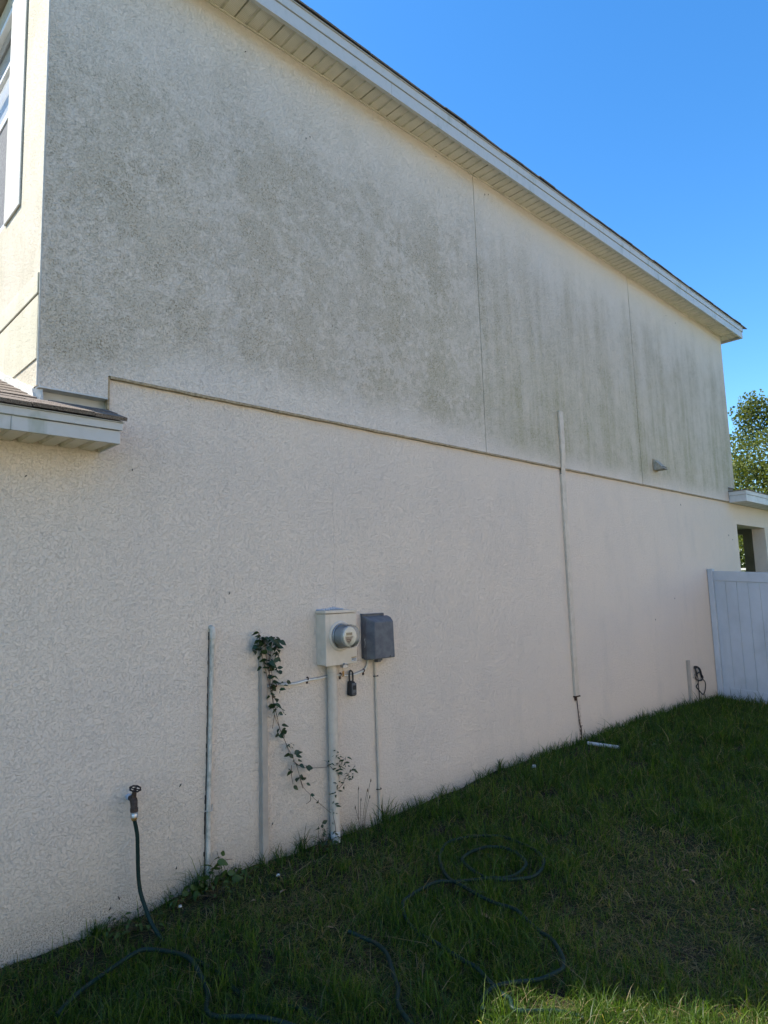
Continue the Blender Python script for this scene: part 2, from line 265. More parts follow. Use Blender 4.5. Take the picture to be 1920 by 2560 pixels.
mRust = plain('rusty_clip', (0.085, 0.045, 0.03), (0.04, 0.025, 0.02), 90, 0.8)
mCaulk = plain('caulk', (0.52, 0.55, 0.60), (0.40, 0.43, 0.48), 50, 0.6, bump=0.7, bscale=60, bdist=0.004)
mMeterBody = plain('meter_body', (0.40, 0.44, 0.46), (0.33, 0.37, 0.39), 14, 0.4)
mDial = plain('meter_dial', (0.72, 0.71, 0.64), (0.64, 0.63, 0.57), 14, 0.5)
mWhiteP = plain('white_print', (0.74, 0.74, 0.70), None, 20, 0.5, bump=0)
mLCD = plain('lcd', (0.18, 0.19, 0.11), (0.15, 0.16, 0.09), 30, 0.2, bump=0)
mInk = plain('dark_print', (0.04, 0.04, 0.04), None, 20, 0.6, bump=0)
mOrange = plain('orange_print', (0.40, 0.26, 0.06), None, 20, 0.5, bump=0)
mLabel = plain('silver_label', (0.55, 0.57, 0.60), None, 20, 0.35, bump=0)
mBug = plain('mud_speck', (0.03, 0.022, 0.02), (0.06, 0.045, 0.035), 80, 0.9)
mDryLeaf = plain('dry_leaf', (0.26, 0.16, 0.08), (0.36, 0.25, 0.14), 60, 0.8)
mBark = plain('bark', (0.13, 0.105, 0.08), (0.23, 0.20, 0.165), 9, 0.95, 0.15, bump=0.9, bscale=14, bdist=0.04)
def clear_cover():
    t = NT('clear_glass'); t.t.nodes.remove(t.b)
    tr = t.n('ShaderNodeBsdfTransparent'); tr.inputs[0].default_value = (0.90, 0.94, 0.95, 1)
    gl = t.n('ShaderNodeBsdfGlossy'); gl.inputs['Roughness'].default_value = 0.06; gl.inputs[0].default_value = (1, 1, 1, 1)
    fr = t.n('ShaderNodeFresnel'); fr.inputs[0].default_value = 1.5
    mx = t.n('ShaderNodeMixShader'); t.l(t.math('MULTIPLY_ADD', fr.outputs[0], 0.9, 0.06), mx.inputs[0])
    t.l(tr.outputs[0], mx.inputs[1]); t.l(gl.outputs[0], mx.inputs[2]); t.l(mx.outputs[0], t.out.inputs[0]); return t.m
mClear = clear_cover()
def leaf_mat(name, c1, c2, rough=0.45, trans=0.3):
    t = NT(name); oi = t.n('ShaderNodeObjectInfo')
    f = t.math('ADD', t.math('MULTIPLY', oi.outputs['Random'], 0.6), t.math('MULTIPLY', t.noise(30, 2), 0.5), clamp=True)
    col = t.mix(f, c1, c2); t.set(col, rough, 0.4)
    tl = t.n('ShaderNodeBsdfTranslucent'); t.l(t.mix(1.0, col, (1.2, 1.3, 0.5), 'MULTIPLY'), tl.inputs[0])
    mx = t.n('ShaderNodeMixShader'); mx.inputs[0].default_value = trans
    t.l(t.b.outputs[0], mx.inputs[1]); t.l(tl.outputs[0], mx.inputs[2]); t.l(mx.outputs[0], t.out.inputs[0]); return t.m
mVine = leaf_mat('vine_leaf', (0.020, 0.040, 0.018), (0.040, 0.075, 0.028), 0.4, 0.2)
mWeed = leaf_mat('weed_leaf', (0.035, 0.075, 0.018), (0.075, 0.13, 0.03), 0.5, 0.3)
mVineStem = plain('vine_stem', (0.15, 0.085, 0.055), (0.09, 0.06, 0.04), 50, 0.8)
mWeedStem = plain('weed_stem', (0.07, 0.075, 0.03), (0.10, 0.06, 0.035), 50, 0.7)

# ------------------------------------------------------------------ mesh helpers
class MB:
    def __init__(s): s.v = []; s.f = []; s.m = []
    def add(s, vs, fs, mi=0):
        k = len(s.v); s.v += [tuple(p) for p in vs]; s.f += [tuple(k+i for i in f) for f in fs]; s.m += [mi]*len(fs); return s
    def box(s, x0, x1, y0, y1, z0, z1, mi=0):
        return s.add([(x0,y0,z0),(x1,y0,z0),(x1,y1,z0),(x0,y1,z0),(x0,y0,z1),(x1,y0,z1),(x1,y1,z1),(x0,y1,z1)],
              [(3,2,1,0),(4,5,6,7),(0,1,5,4),(1,2,6,5),(2,3,7,6),(3,0,4,7)], mi)
    def quad(s, a, b, c, d, mi=0): return s.add([a,b,c,d], [(0,1,2,3)], mi)
    def tube(s, pts, r, n=10, cap=True, mi=0):
        pts = [Vector(p) for p in pts]; rs = r if isinstance(r, (list, tuple)) else [r]*len(pts)
        vs = []; fs = []; prev = None
        for i, p in enumerate(pts):
            d = (pts[min(i+1, len(pts)-1)]-pts[max(i-1, 0)]).normalized()
            if prev is None:
                a = d.orthogonal().normalized()
            else:
                a = (prev - d*prev.dot(d)); a = a.normalized() if a.length > 1e-5 else d.orthogonal().normalized()
            prev = a; b = d.cross(a)
            for j in range(n):
                t = 2*math.pi*j/n; vs.append(p+(a*math.cos(t)+b*math.sin(t))*rs[i])
        for i in range(len(pts)-1):
            for j in range(n): fs.append((i*n+j, i*n+(j+1)%n, (i+1)*n+(j+1)%n, (i+1)*n+j))
        if cap: fs += [tuple(reversed(range(n))), tuple((len(pts)-1)*n+j for j in range(n))]
        return s.add(vs, fs, mi)
    def lathe(s, c, prof, n=32, axis='y', mi=0):
        # prof: (radius, offset along axis)
        vs = []; fs = []
        for r, o in prof:
            for j in range(n):
                t = 2*math.pi*j/n; a, b = r*math.cos(t), r*math.sin(t)
                vs.append((c[0]+a, c[1]+o, c[2]+b) if axis == 'y' else ((c[0]+a, c[1]+b, c[2]+o) if axis == 'z' else (c[0]+o, c[1]+a, c[2]+b)))
        for i in range(len(prof)-1):
            for j in range(n): fs.append((i*n+j, i*n+(j+1)%n, (i+1)*n+(j+1)%n, (i+1)*n+j))
        return s.add(vs, fs, mi)
    def build(s, name, mats, parent=None, smooth=False, bevel=0, label=None, seg=2):
        me = bpy.data.meshes.new(name); me.from_pydata(s.v, [], s.f); me.update()
        for m in (mats if isinstance(mats, (list, tuple)) else [mats]): me.materials.append(m)
        if any(s.m): me.polygons.foreach_set('material_index', s.m)
        if smooth: me.shade_smooth() if hasattr(me, 'shade_smooth') else me.polygons.foreach_set('use_smooth', [True]*len(s.f))
        if smooth and hasattr(me, 'set_sharp_from_angle'): me.set_sharp_from_angle(angle=math.radians(40))
        o = bpy.data.objects.new(name, me); S.collection.objects.link(o)
        if bevel:
            b = o.modifiers.new('bevel', 'BEVEL'); b.width = bevel; b.segments = seg; b.limit_method = 'ANGLE'; b.angle_limit = 0.6
        if parent: adopt(o, parent)
        if label: o['label'] = label
        return o
def adopt(o, p):
    o.parent = p
    o.matrix_parent_inverse = world_of(p).inverted()
def world_of(o):
    m = Matrix.LocRotScale(o.location, o.rotation_euler, o.scale)
    return (world_of(o.parent) @ o.matrix_parent_inverse @ m) if o.parent else m
def thing(name, label, cat, loc=(0, 0, 0), group=None):
    o = bpy.data.objects.new(name, None); S.collection.objects.link(o); o.location = loc; o.empty_display_size = 0.1
    o['label'] = label; o['category'] = cat
    if group: o['group'] = group
    return o
def tag(o, label, cat, group=None):
    o['label'] = label; o['category'] = cat
    if group: o['group'] = group
    return o
def inst(me, name, parent, loc, rot=(0, 0, 0), sc=1.0):
    o = bpy.data.objects.new(name, me); S.collection.objects.link(o)
    o.location = loc; o.rotation_euler = rot; o.scale = (sc, sc, sc) if isinstance(sc, (int, float)) else sc
    if parent: adopt(o, parent)
    return o
def catmull(P, k=8):
    P = [Vector(p) for p in P]; out = []
    for i in range(len(P)-1):
        p0, p1, p2, p3 = P[max(i-1, 0)], P[i], P[i+1], P[min(i+2, len(P)-1)]
        for j in range(k):
            t = j/k; out.append(0.5*((2*p1)+(p2-p0)*t+(2*p0-5*p1+4*p2-p3)*t*t+(3*p1-p0-3*p2+p3)*t**3))
    return out+[P[-1]]

# ------------------------------------------------------------------ ground
ZX = [-3,-.07,.5,.82,1.5,2.4,3.1,3.9,5.2,6.6,7.7,9.2,14]; ZZ = [-.07,-.06,-.053,-.022,.0,-.02,.028,.07,.074,.095,.08,.038,.03]
def vnoise(x, y, seed=0):
    x = np.asarray(x, float); y = np.asarray(y, float)
    xi = np.floor(x).astype(int); yi = np.floor(y).astype(int); fx = x-xi; fy = y-yi
    def hsh(a, b):
        q = np.sin(a*127.1+b*311.7+seed*74.7)*43758.5453; return q-np.floor(q)
    sx = fx*fx*(3-2*fx); sy = fy*fy*(3-2*fy)
    return (hsh(xi,yi)*(1-sx)+hsh(xi+1,yi)*sx)*(1-sy)+(hsh(xi,yi+1)*(1-sx)+hsh(xi+1,yi+1)*sx)*sy
def gz(x, y):
    x = np.asarray(x, float); y = np.asarray(y, float)
    zb = np.interp(x, ZX, ZZ)
    far = np.clip((-y-4)/6, 0, 1)
    z = zb + 0.08*np.clip(y, -4.5, 0) + 0.10*far
    return z + (vnoise(x*3.1, y*3.1, 1)-.5)*0.022 + (vnoise(x*9, y*9, 2)-.5)*0.012
xs = np.concatenate([[-300,-120,-50,-20,-10,-6], np.arange(-4,-1,.25), np.arange(-1,5,.06), np.arange(5,11,.12), np.arange(11,16,.5), [18,24,32,45,70,120,300]])
ys = np.concatenate([[-300,-120,-50,-25,-14,-10,-8], np.arange(-6,-3,.25), np.arange(-3,.3,.06), [.5,2,5,9,14,20,30,50,120,300]])
gx, gy = np.meshgrid(xs, ys); gzz = gz(gx, gy)
nv = len(xs); V = np.stack([gx.ravel(), gy.ravel(), gzz.ravel()], 1)
F = [(j*nv+i, j*nv+i+1, (j+1)*nv+i+1, (j+1)*nv+i) for j in range(len(ys)-1) for i in range(nv-1)]
me = bpy.data.meshes.new('lawn_ground'); me.from_pydata(V.tolist(), [], F); me.polygons.foreach_set('use_smooth', [True]*len(F))
t = NT('lawn_soil'); X_, Y_, Z_ = t.xyz()
a = t.mix(t.step(t.noise(14, 5, 0.7), 0.35, 0.65), (0.022, 0.016, 0.011), (0.060, 0.046, 0.030))
a = t.mix(t.math('MULTIPLY', t.step(t.noise(120, 3, 0.7), 0.5, 0.66), 0.7), a, (0.14, 0.115, 0.075))
a = t.mix(t.math('MULTIPLY', t.step(t.noise(5, 3), 0.42, 0.6), 0.5), a, (0.035, 0.055, 0.016))
r2 = t.n('ShaderNodeVectorMath', operation='LENGTH'); sh = t.n('ShaderNodeVectorMath', operation='SUBTRACT'); t.l(t.pos, sh.inputs[0]); sh.inputs[1].default_value = (3, -1, 0); t.l(sh.outputs[0], r2.inputs[0])
a = t.mix(t.step(r2.outputs['Value'], 6, 12), a, t.mix(t.step(t.noise(3, 4), 0.35, 0.65), (0.045, 0.085, 0.02), (0.09, 0.115, 0.035)))
t.bump(t.noise(60, 5, 0.7), 1.0, 0.02); me.materials.append(t.set(a, 0.95, 0.1))
ground = bpy.data.objects.new('ground', me); S.collection.objects.link(ground); ground['kind'] = 'structure'

# ------------------------------------------------------------------ house
HX1 = 10.46; ZS = 5.726; DEPTH = 9.0
house = thing('house', 'two storey cream stucco house with mildewed upper side wall and white eaves', 'house', (0, 0, 0))
# lower block wall, side (y=0) and the porch-side openings cut at the far end
LX0, LX1 = -7.0, 13.6
m = MB()
m.box(LX0, 0.386, 0.0, 0.21, -0.6, 2.60)
m.box(0.386, 10.46, 0.0, 0.21, -0.6, 2.915)
m.build('lower_wall', mLow, house)
m = MB(); m.box(0.386, 10.15, 0.004, 0.19, 2.915, 3.2); m.box(-0.0, 0.386, 0.05, 0.2, 2.60, 3.0); m.box(10.15, 10.44, 0.05, 0.2, 2.915, 3.3)
m.build('flashing_wall', mWhiteAl, house)
# upper frame wall built as three sheets with open control joints
j = 0.0042
for a0, a1 in ((0.0, 3.894-j), (3.894+j, 7.138-2*j), (7.138+j, HX1)):
    m = MB(); zt = ZS
    def pan(x0, x1, z0): m.box(x0, x1, -0.020, 0.0035, z0, zt)
    if a0 == 0.0: pan(0.0, 0.372, 2.803); pan(0.372, a1, 2.935)
    elif a1 == HX1: pan(a0, 10.155, 2.935); pan(10.155, a1, 3.172)
    else: pan(a0, a1, 2.935)
    m.build('upper_wall_panel', mUp, house)
MB().box(0.0, HX1, 0.006, 0.2, 3.0, ZS).build('wall_core', mInside, house)
mJoint = plain('joint_sealant', (0.38, 0.33, 0.27), (0.48, 0.42, 0.34), 30, 0.8)
# casing beads beside the joints
for xj in (3.894, 7.138):
    MB().box(xj-j*0.6, xj+j*0.6, -0.010, 0.005, 2.94, ZS).build('control_joint', mJoint, house)
# ledge lip under the upper wall
MB().box(0.004, 0.372, -0.022, 0.05, 2.795, 2.803).build('ledge_lip', mWhiteAl, house)
MB().box(10.155, HX1-0.004, -0.022, 0.05, 3.166, 3.172).build('ledge_lip', mWhiteAl, house)
# sealant bead / weep screed between the storeys, slightly uneven
m = MB(); n = 220
for i in range(n):
    x0 = 0.386+(10.155-0.386)*i/n; x1 = 0.386+(10.155-0.386)*(i+1)/n
    q = 0.004*math.sin(i*0.9)+0.003*math.sin(i*0.37); y0 = -0.024-0.003*math.sin(i*1.7)
    m.box(x0, x1, y0, 0.0, 2.919+q*0.3, 2.934)
m.build('weep_screed', mScreed, house)
MB().box(0.3735, 0.3855, -0.012, 0.004, 2.74, 2.93).build('seam_strip', mScreed, house)
# front wall of the upper storey (faces the street) with window opening y .715-1.95, z 4.03-5.61
WY0, WY1, WZ0, WZ1 = 0.715, 1.95, 4.03, 5.61
m = MB()
m.box(-0.001, 0.15, 0.052, WY0, 2.6, ZS); m.box(-0.001, 0.15, -0.0198, 0.052, 2.806, ZS); m.box(-0.001, 0.15, WY1, DEPTH, 2.6, ZS)
m.box(-0.001, 0.15, WY0, WY1, 2.6, WZ0); m.box(-0.001, 0.15, WY0, WY1, WZ1, ZS)
m.build('front_wall', mFront, house)
MB().box(-0.014, -0.001, 0.397, WY0, WZ0-0.012, ZS-0.002).build('window_casing', mCasing, house, bevel=0.006)
MB().box(-0.026, -0.001, WY1, WY1+.318, WZ0-0.012, ZS-0.002).build('window_casing', mCasing, house, bevel=0.006)
MB().box(-0.013, -0.001, -0.010, DEPTH, 3.318, 3.442).build('wall_band', mBand, house, bevel=0.006)
MB().box(-0.007, -0.001, -0.008, DEPTH, 2.955, 3.314).build('wall_band', mBand, house, bevel=0.004)
MB().box(-0.006, 0.004, -0.0225, -0.0150, 2.803, ZS-0.001).build('corner_bead', mCasing, house, bevel=0.002)
win = MB(); fx0, fx1 = 0.0, 0.06
for b in ((WY0, WY0+.032, WZ0, WZ1), (WY1-.032, WY1, WZ0, WZ1), (WY0+.032, WY1-.032, WZ1-.035, WZ1), (WY0+.032, WY1-.032, WZ0, WZ0+.035)):
    win.box(fx0, fx1, *b)
wf = win.build('window', mFrameW, house, bevel=0.004)
MB().box(0.004, 0.05, WY0+.033, WY1-.033, 4.815, 4.862).build('meeting_rail', mFrameW, wf, bevel=0.003)
MB().box(0.018, 0.045, WY0+.033, WY1-.033, 5.235, 5.262).build('muntin', mFrameW, wf, bevel=0.003)
MB().box(0.034, 0.038, WY0+.033, WY1-.033, 4.863, WZ1-.036).build('pane', mPane, wf)
MB().box(0.012, 0.016, WY0+.033, WY1-.033, WZ0+.036, 4.814).build('insect_screen', mScreen, wf)
m = MB()
for k in range(26): m.box(0.075, 0.079, WY0+.04, WY1-.04, 4.80+k*0.03, 4.826+k*0.03)
m.build('blind', mBlind, wf)
MB().box(0.10, 0.14, WY0, WY1, WZ0, WZ1).build('dark_room', mInside, wf)
# remaining shell of the house so that it stands from every side
m = MB(); m.box(10.26, HX1, 0.21, DEPTH, 0, 5.72); m.box(0.15, 10.26, DEPTH-.2, DEPTH, 0, 5.72)
m.build('rear_wall', mFront, house)
# ---- eaves: soffit panels, fascia, drip edge, shingles
OV = 0.275; YF = -OV
def soffit_panel_mesh(dep, cell=0.0995, nrib=3, gw=None, gd=None):
    m = MB(); W_ = cell*nrib
    prof = []
    for k in range(nrib):
        a = k*cell; w_, d_ = (gw, gd) if gw else ((0.026, 0.009) if k < nrib-1 else (0.012, 0.013))
        prof += [(a+0.001 if k == 0 else a, 0), (a+cell-w_, 0), (a+cell-w_*0.75, d_), (a+cell-w_*0.25, d_)]
    prof += [(W_-0.001, 0)]
    vs = [(x, 0, z) for x, z in prof]+[(x, dep, z) for x, z in prof]; n = len(prof)
    for i in range(n-1):
        flat = abs(prof[i][1]) < 1e-6 and abs(prof[i+1][1]) < 1e-6
        m.add([vs[i], vs[i+1], vs[n+i+1], vs[n+i]], [(0, 1, 2, 3)], 0 if flat else 1)
    m.add([(0.001, 0, 0.02), (W_-.001, 0, 0.02), (W_-.001, dep, 0.02), (0.001, dep, 0.02)], [(0, 1, 2, 3)], 1)
    me = bpy.data.meshes.new('soffit_panel'); me.from_pydata(m.v, [], m.f); me.materials.append(mSoffit); me.materials.append(mGroove)
    me.polygons.foreach_set('material_index', m.m); return me
sp = soffit_panel_mesh(OV-0.034)
XE = HX1+OV
for k in range(36):
    x0 = HX1-0.2985*(k+1)
    if x0 > -0.35: inst(sp, 'soffit_panel', house, (x0, YF+0.012, ZS+random.uniform(-.0008, .0008)))
sp2 = soffit_panel_mesh(OV-0.02)
for k in range(12): inst(sp2, 'soffit_panel', house, (HX1+OV-0.012, YF+0.014+0.2985*k, ZS), (0, 0, math.pi/2))
MB().box(-0.10, XE-0.02, YF+0.03, DEPTH, ZS+0.022, ZS+0.05).build('eave_deck', mInside, house)
MB().box(0.01, HX1, -0.032, -0.021, ZS-0.012, ZS-0.001).build('soffit_channel', mGroove, house)
for x0, x1 in ((-0.10, 2.52), (2.522, 5.6), (5.602, 8.7), (8.702, XE)):
    m = MB(); m.box(x0, x1, YF, YF+0.012, 5.690, 5.795); m.box(x0, x1, YF+0.012, YF+0.03, 5.690, 5.702)
    m.build('fascia', mFascia, house, bevel=0.002)
for x0, x1 in ((-0.10, 3.49), (3.493, 7.3), (7.303, XE+0.01)):
    m = MB(); m.box(x0, x1, YF-0.010, YF+0.010, 5.799, 5.872); m.box(x0, x1, YF-0.022, YF+0.01, 5.8725, 5.877)
    m.build('drip_edge', mFascia, house, bevel=0.002)
m = MB(); m.box(XE, XE+0.012, YF, DEPTH, 5.690, 5.795); m.box(XE, XE+0.02, YF-.01, DEPTH, 5.799, 5.872); m.build('fascia', mFascia, house)
# hip roof planes
RS = 0.40
m = MB(); z0 = 5.886
yc = DEPTH/2; ridge = z0+(yc-YF)*RS
A = (-0.12, YF-.02, z0); B = (XE+.02, YF-.02, z0); Cc = (XE+.02, DEPTH+.2, z0); Dd = (-0.12, DEPTH+.2, z0)
R1 = (-0.12+(yc-YF), yc, ridge); R2 = (XE-(yc-YF), yc, ridge)
m.add([A, B, Cc, Dd, R1, R2], [(0, 1, 5, 4), (1, 2, 5), (2, 3, 4, 5), (3, 0, 4)])
m.build('roof', mShingle, house)
def shingle_mesh(w_=0.30, L=0.19, th=0.011):
    m = MB(); m.box(0.002, w_-0.002, 0, L, 0, th); me = bpy.data.meshes.new('shingle'); me.from_pydata(m.v, [], m.f); me.materials.append(mShingle); return me
shm = shingle_mesh(); shm2 = shingle_mesh(th=0.02)
ang = math.atan(RS)
for k in range(37):
    x0 = -0.12+0.298*k
    for r_ in range(2):
        yy = YF-0.030+0.14*r_*math.cos(ang)+random.uniform(-.004, .002)
        z_ = 5.879+0.14*r_*math.sin(ang)+0.007*r_+0.004+random.uniform(0, .005)+0.004*math.sin(k*1.3)
        inst(shm, 'shingle', house, (x0+(0.15 if r_ else 0), yy, z_), (ang+random.uniform(-.03, .02), random.uniform(-.018, .018), 0))

# ---- lower front roof with boxed eave beside the wall (left)
EY = -0.268; EZS = 2.486; EX1 = 0.345
for x0, x1 in ((-7.0, -0.184), (-0.182, EX1)):
    m = MB(); m.box(x0, x1, EY, EY+0.012, 2.486, 2.5555); m.build('fascia', mFascia, house, bevel=0.002)
m = MB(); m.box(-7.0, EX1+0.008, EY-0.012, EY+0.004, 2.5585, 2.5985); m.box(-7.0, EX1+0.014, EY-0.022, EY+0.004, 2.599, 2.603)
m.build('drip_edge', mFascia, house, bevel=0.002)
m = MB(); m.box(EX1-0.012, EX1, EY+0.0125, 0.0, 2.486, 2.5555)
m.add([(EX1-.004, EY+.004, 2.5585), (EX1-.004, -0.001, 2.5585), (EX1-.004, -0.001, 2.700), (EX1-.004, EY+.004, 2.598)], [(0, 1, 2, 3), (3, 2, 1, 0)])
m.build('fascia_return', mFascia, house)
spl = soffit_panel_mesh(-EY-0.014, cell=0.1025, nrib=1, gw=0.034, gd=0.014)
def porch_soffit(x0): inst(spl, 'soffit_panel', house, (x0, EY+0.012, EZS+0.004))
# photo shows ribs about 0.1 m apart under this eave
for k in range(68): porch_soffit(EX1-0.03-0.1025*(k+1)+.02)
MB().box(-7.0, EX1-.014, EY+.014, -0.002, EZS+0.03, EZS+0.04).build('eave_deck', mInside, house)
ey0 = EY-0.03; ez0 = 2.606
m = MB(); rsl = RS
m.add([(-7.0, ey0+.02, ez0), (EX1+.012, ey0+.02, ez0), (EX1+.012, -0.0235, ez0+(-0.0235-ey0)*rsl-.006), (0.02, 0.05, ez0+(0.05-ey0)*rsl), (0.0, 0.0, ez0+(0.0-ey0)*rsl-.004), (-0.002, 4.0, ez0+4.0*rsl), (-7.0, 4.0, ez0+4.0*rsl)], [(0, 1, 2, 3, 4, 5, 6)])
m.build('lower_roof_deck', mShingle, house)
lr = bpy.data.objects.new('lower_roof', None); S.collection.objects.link(lr); lr.location = (-1, 0, 2.6); adopt(lr, house)
for r_ in range(15):
    yy = ey0+0.142*r_*math.cos(ang); z_ = ez0+0.142*r_*math.sin(ang)+0.001
    xr = EX1+0.024 if yy < -0.06 else (-0.004)
    if yy+0.17 > 0.0 and xr > 0: xr = EX1+0.024
    x = xr-0.30+(0.0 if r_ % 2 else 0.13)-0.02*r_*(r_ < 2); first = True
    while x > -2.6:
        w_ = 0.30; x0 = x
        if first:
            w_ = xr-x0
            mm = MB(); L = 0.19 if yy+0.19*math.cos(ang) < -0.03 or xr < 0 else max(0.03, (-0.03-yy)/math.cos(ang)); mm.box(0.002, w_-0.001, 0, L, 0, 0.02)
            o = mm.build('shingle', mShingle); o.location = (x0, yy, z_); o.rotation_euler = (ang-.025, 0, 0); adopt(o, lr)
            first = False
        elif x0+0.30 < 0 or yy < -0.2:
            inst(shm2, 'shingle', lr, (x0, yy+random.uniform(-.004, .004), z_+random.uniform(0, .002)), (ang-0.025, random.uniform(-.006, .006), 0), (1, 1 if (x0+.3 < 0 or yy < -.2) else .5, 1))
        else:
            inst(shm2, 'shingle', lr, (x0, yy, z_), (ang-0.025, 0, 0), (1, 0.45, 1))
        x -= 0.30
m = MB()
for i in range(24):
    y0 = 0.02+i*0.16; y1 = y0+0.161; za = 2.795+0.40*(y0-0.02); zb_ = 2.795+0.40*(y1-0.02)
    m.add([(-0.014, y0, za-.16), (-0.014, y1, zb_-.16), (-0.014, y1, zb_), (-0.014, y0, za), (-.001, y0, za), (-.001, y1, zb_)], [(3, 2, 1, 0), (4, 5, 2, 3)])
m.add([(-0.014, -0.05, 2.65), (0.03, -0.05, 2.65), (0.03, -0.012, 2.79), (-0.014, 0.02, 2.795), (-0.014, 0.02, 2.6)], [(0, 1, 2, 3, 4), (4, 3, 2, 1, 0)])
m.build('roof_flashing', mCasing, house)

# ---- back porch at the far end
MB().box(11.84, 13.6, 0.0, 0.21, -0.4, 2.915).build('porch_wall', mLow, house)
MB().box(10.46, 11.84, 0.0, 0.21, 2.59, 2.915).build('porch_lintel', mLow, house)
m = MB(); m.box(13.45, 13.65, 0.212, 0.88, -0.4, 2.9); m.box(13.45, 13.65, 0.88, 3.2, 2.62, 2.9); m.box(13.45, 13.65, 3.2, 3.6, -0.4, 2.9); m.build('porch_wall', mInside, house)
MB().box(10.461, 13.45, 0.211, 3.6, 2.72, 2.80).build('porch_ceiling', mBand, house)
PX0 = 10.16; PY = -0.275
m = MB(); m.box(PX0, 14.0, PY, PY+.012, 2.915, 3.02); m.box(PX0, PX0+.012, PY+.0125, -0.024, 2.915, 3.02); m.build('porch_fascia', mWhiteAl, house, bevel=0.002)
m = MB(); m.box(PX0-.008, 14.0, PY-.008, PY+.006, 3.023, 3.085); m.box(PX0-.008, PX0+.004, PY+.0065, -0.024, 3.023, 3.085); m.build('drip_edge', mWhiteAl, house, bevel=0.002)
MB().box(PX0+.012, 14.0, PY+.012, -0.001, 2.918, 2.928).build('porch_soffit', mWhiteAl, house)
MB().box(PX0-.02, 14.1, PY-.02, -0.021, 3.087, 3.096).build('porch_roof', mShingle, house)
MB().box(10.47, 14.1, -0.0205, 4.0, 3.088, 3.10).build('porch_roof', mShingle, house)

# ------------------------------------------------------------------ fence
FX = 9.08
fence = thing('fence', 'white vinyl privacy fence running out from the far end of the stucco wall', 'fence', (FX, -0.01, 0.04))
def ftop(y): return 1.835+0.077*(y+0.07) if y < -0.07 else 1.835
for py in (-0.0052, -2.45, -4.9):
    zz = float(gz(FX, py)); top = 1.862 if py > -1 else ftop(py)+0.07
    MB().box(FX-.05, FX+.05, py-0.07, py, -0.5, top).build('post', mVinyl, fence, bevel=0.004)
for s0, s1 in ((-0.076, -2.449), (-2.521, -4.899)):
    def rail(d0, d1, nm, hw):
        a, b = ftop(s0), ftop(s1); m = MB()
        m.add([(FX-hw, s1, b-d1), (FX+hw, s1, b-d1), (FX+hw, s0, a-d1), (FX-hw, s0, a-d1), (FX-hw, s1, b-d0), (FX+hw, s1, b-d0), (FX+hw, s0, a-d0), (FX-hw, s0, a-d0)],
              [(3, 2, 1, 0), (4, 5, 6, 7), (0, 1, 5, 4), (1, 2, 6, 5), (2, 3, 7, 6), (3, 0, 4, 7)])
        m.build(nm, mVinyl, fence, bevel=0.004)
    rail(0, 0.14, 'top_rail', 0.022); rail(1.635, 1.79, 'bottom_rail', 0.022)
    y = s0-0.004; bw = 0.148
    while y-bw > s1-0.01:
        a, b = ftop(y), ftop(y-bw+.004); m = MB()
        y0_, y1_ = y-bw+.004, y
        vs = []
        for (yy, zt) in ((y0_, b), (y1_, a)):
            for xx in (FX-.010, FX+.010): vs += [(xx, yy, zt-1.66), (xx, yy, zt-.12)]
        m.add(vs, [(0, 1, 5, 4), (6, 7, 3, 2), (2, 3, 1, 0), (4, 5, 7, 6), (1, 3, 7, 5), (0, 4, 6, 2)])
        m.build('board', mVinyl, fence, bevel=0.0015)
        y -= bw

# ------------------------------------------------------------------ electric meter
MX0, MX1, MZ0, MZ1, MY = 1.857, 2.133, 1.168, 1.545, -0.11
em = thing('electric_meter', 'beige electric meter box with a round glass meter on the shaded wall', 'electric meter', (1.99, 0, MZ0))
MB().box(MX0, MX1, MY+.016, 0.0, MZ0+.004, MZ1-.022).build('box', mBeigeMetal, em, bevel=0.003)
m = MB(); m.box(MX0-.004, MX1+.003, MY, MY+.014, MZ0-.002, MZ1-.024); m.build('cover', mBeigeMetal, em, bevel=0.004)
m = MB(); m.box(MX0-.007, MX1+.006, MY-.006, 0.0, MZ1-.020, MZ1); m.build('rain_lip', mBeigeMetal, em, bevel=0.003)
m = MB()
for rr in (0.036, 0.027, 0.018):
    prof = [(rr-.0012, -0.0), (rr-.0012, -.0012), (rr+.0012, -.0012), (rr+.0012, 0)]
    m.lathe((MX0-.0004, -0.05, MZ0+.085), prof, 28, 'x')
m.build('knockout', mBeigeMetal, em, smooth=True)
c = (1.986, MY, 1.366)
MB().lathe(c, [(0.105, 0.0), (0.103, -.006), (0.092, -.012), (0.086, -.010), (0.084, 0)], 48).build('socket_ring', mBeigeMetal, em, smooth=True)
MB().lathe(c, [(0.084, 0), (0.084, -.018), (0.0815, -.020)], 48).build('locking_band', mSteel, em, smooth=True)
m = MB(); m.lathe(c, [(0.0715, -.012), (0.0715, -.090), (0.064, -.095), (0, -.095)], 40); m.build('meter_body', mMeterBody, em, smooth=True)
m = MB(); m.lathe(c, [(0.074, -.05), (0.0742, -.053), (0.0742, -.058), (0.074, -.06)], 40); m.box(c[0]-.072, c[0]-.066, MY-.05, MY-.02, c[2]-.03, c[2]-.01); m.build('inner_collar', mMeterBody, em)
dy = MY-.0965
m = MB(); m.lathe((c[0], dy, c[2]), [(0.062, 0.0), (0.062, -.002), (0, -.002)], 40); dial = m.build('dial_plate', mDial, em, smooth=True)
m = MB(); m.box(c[0]-.032, c[0]+.022, dy-.0045, dy-.0022, c[2]+.006, c[2]+.026); m.build('display', mLCD, em)
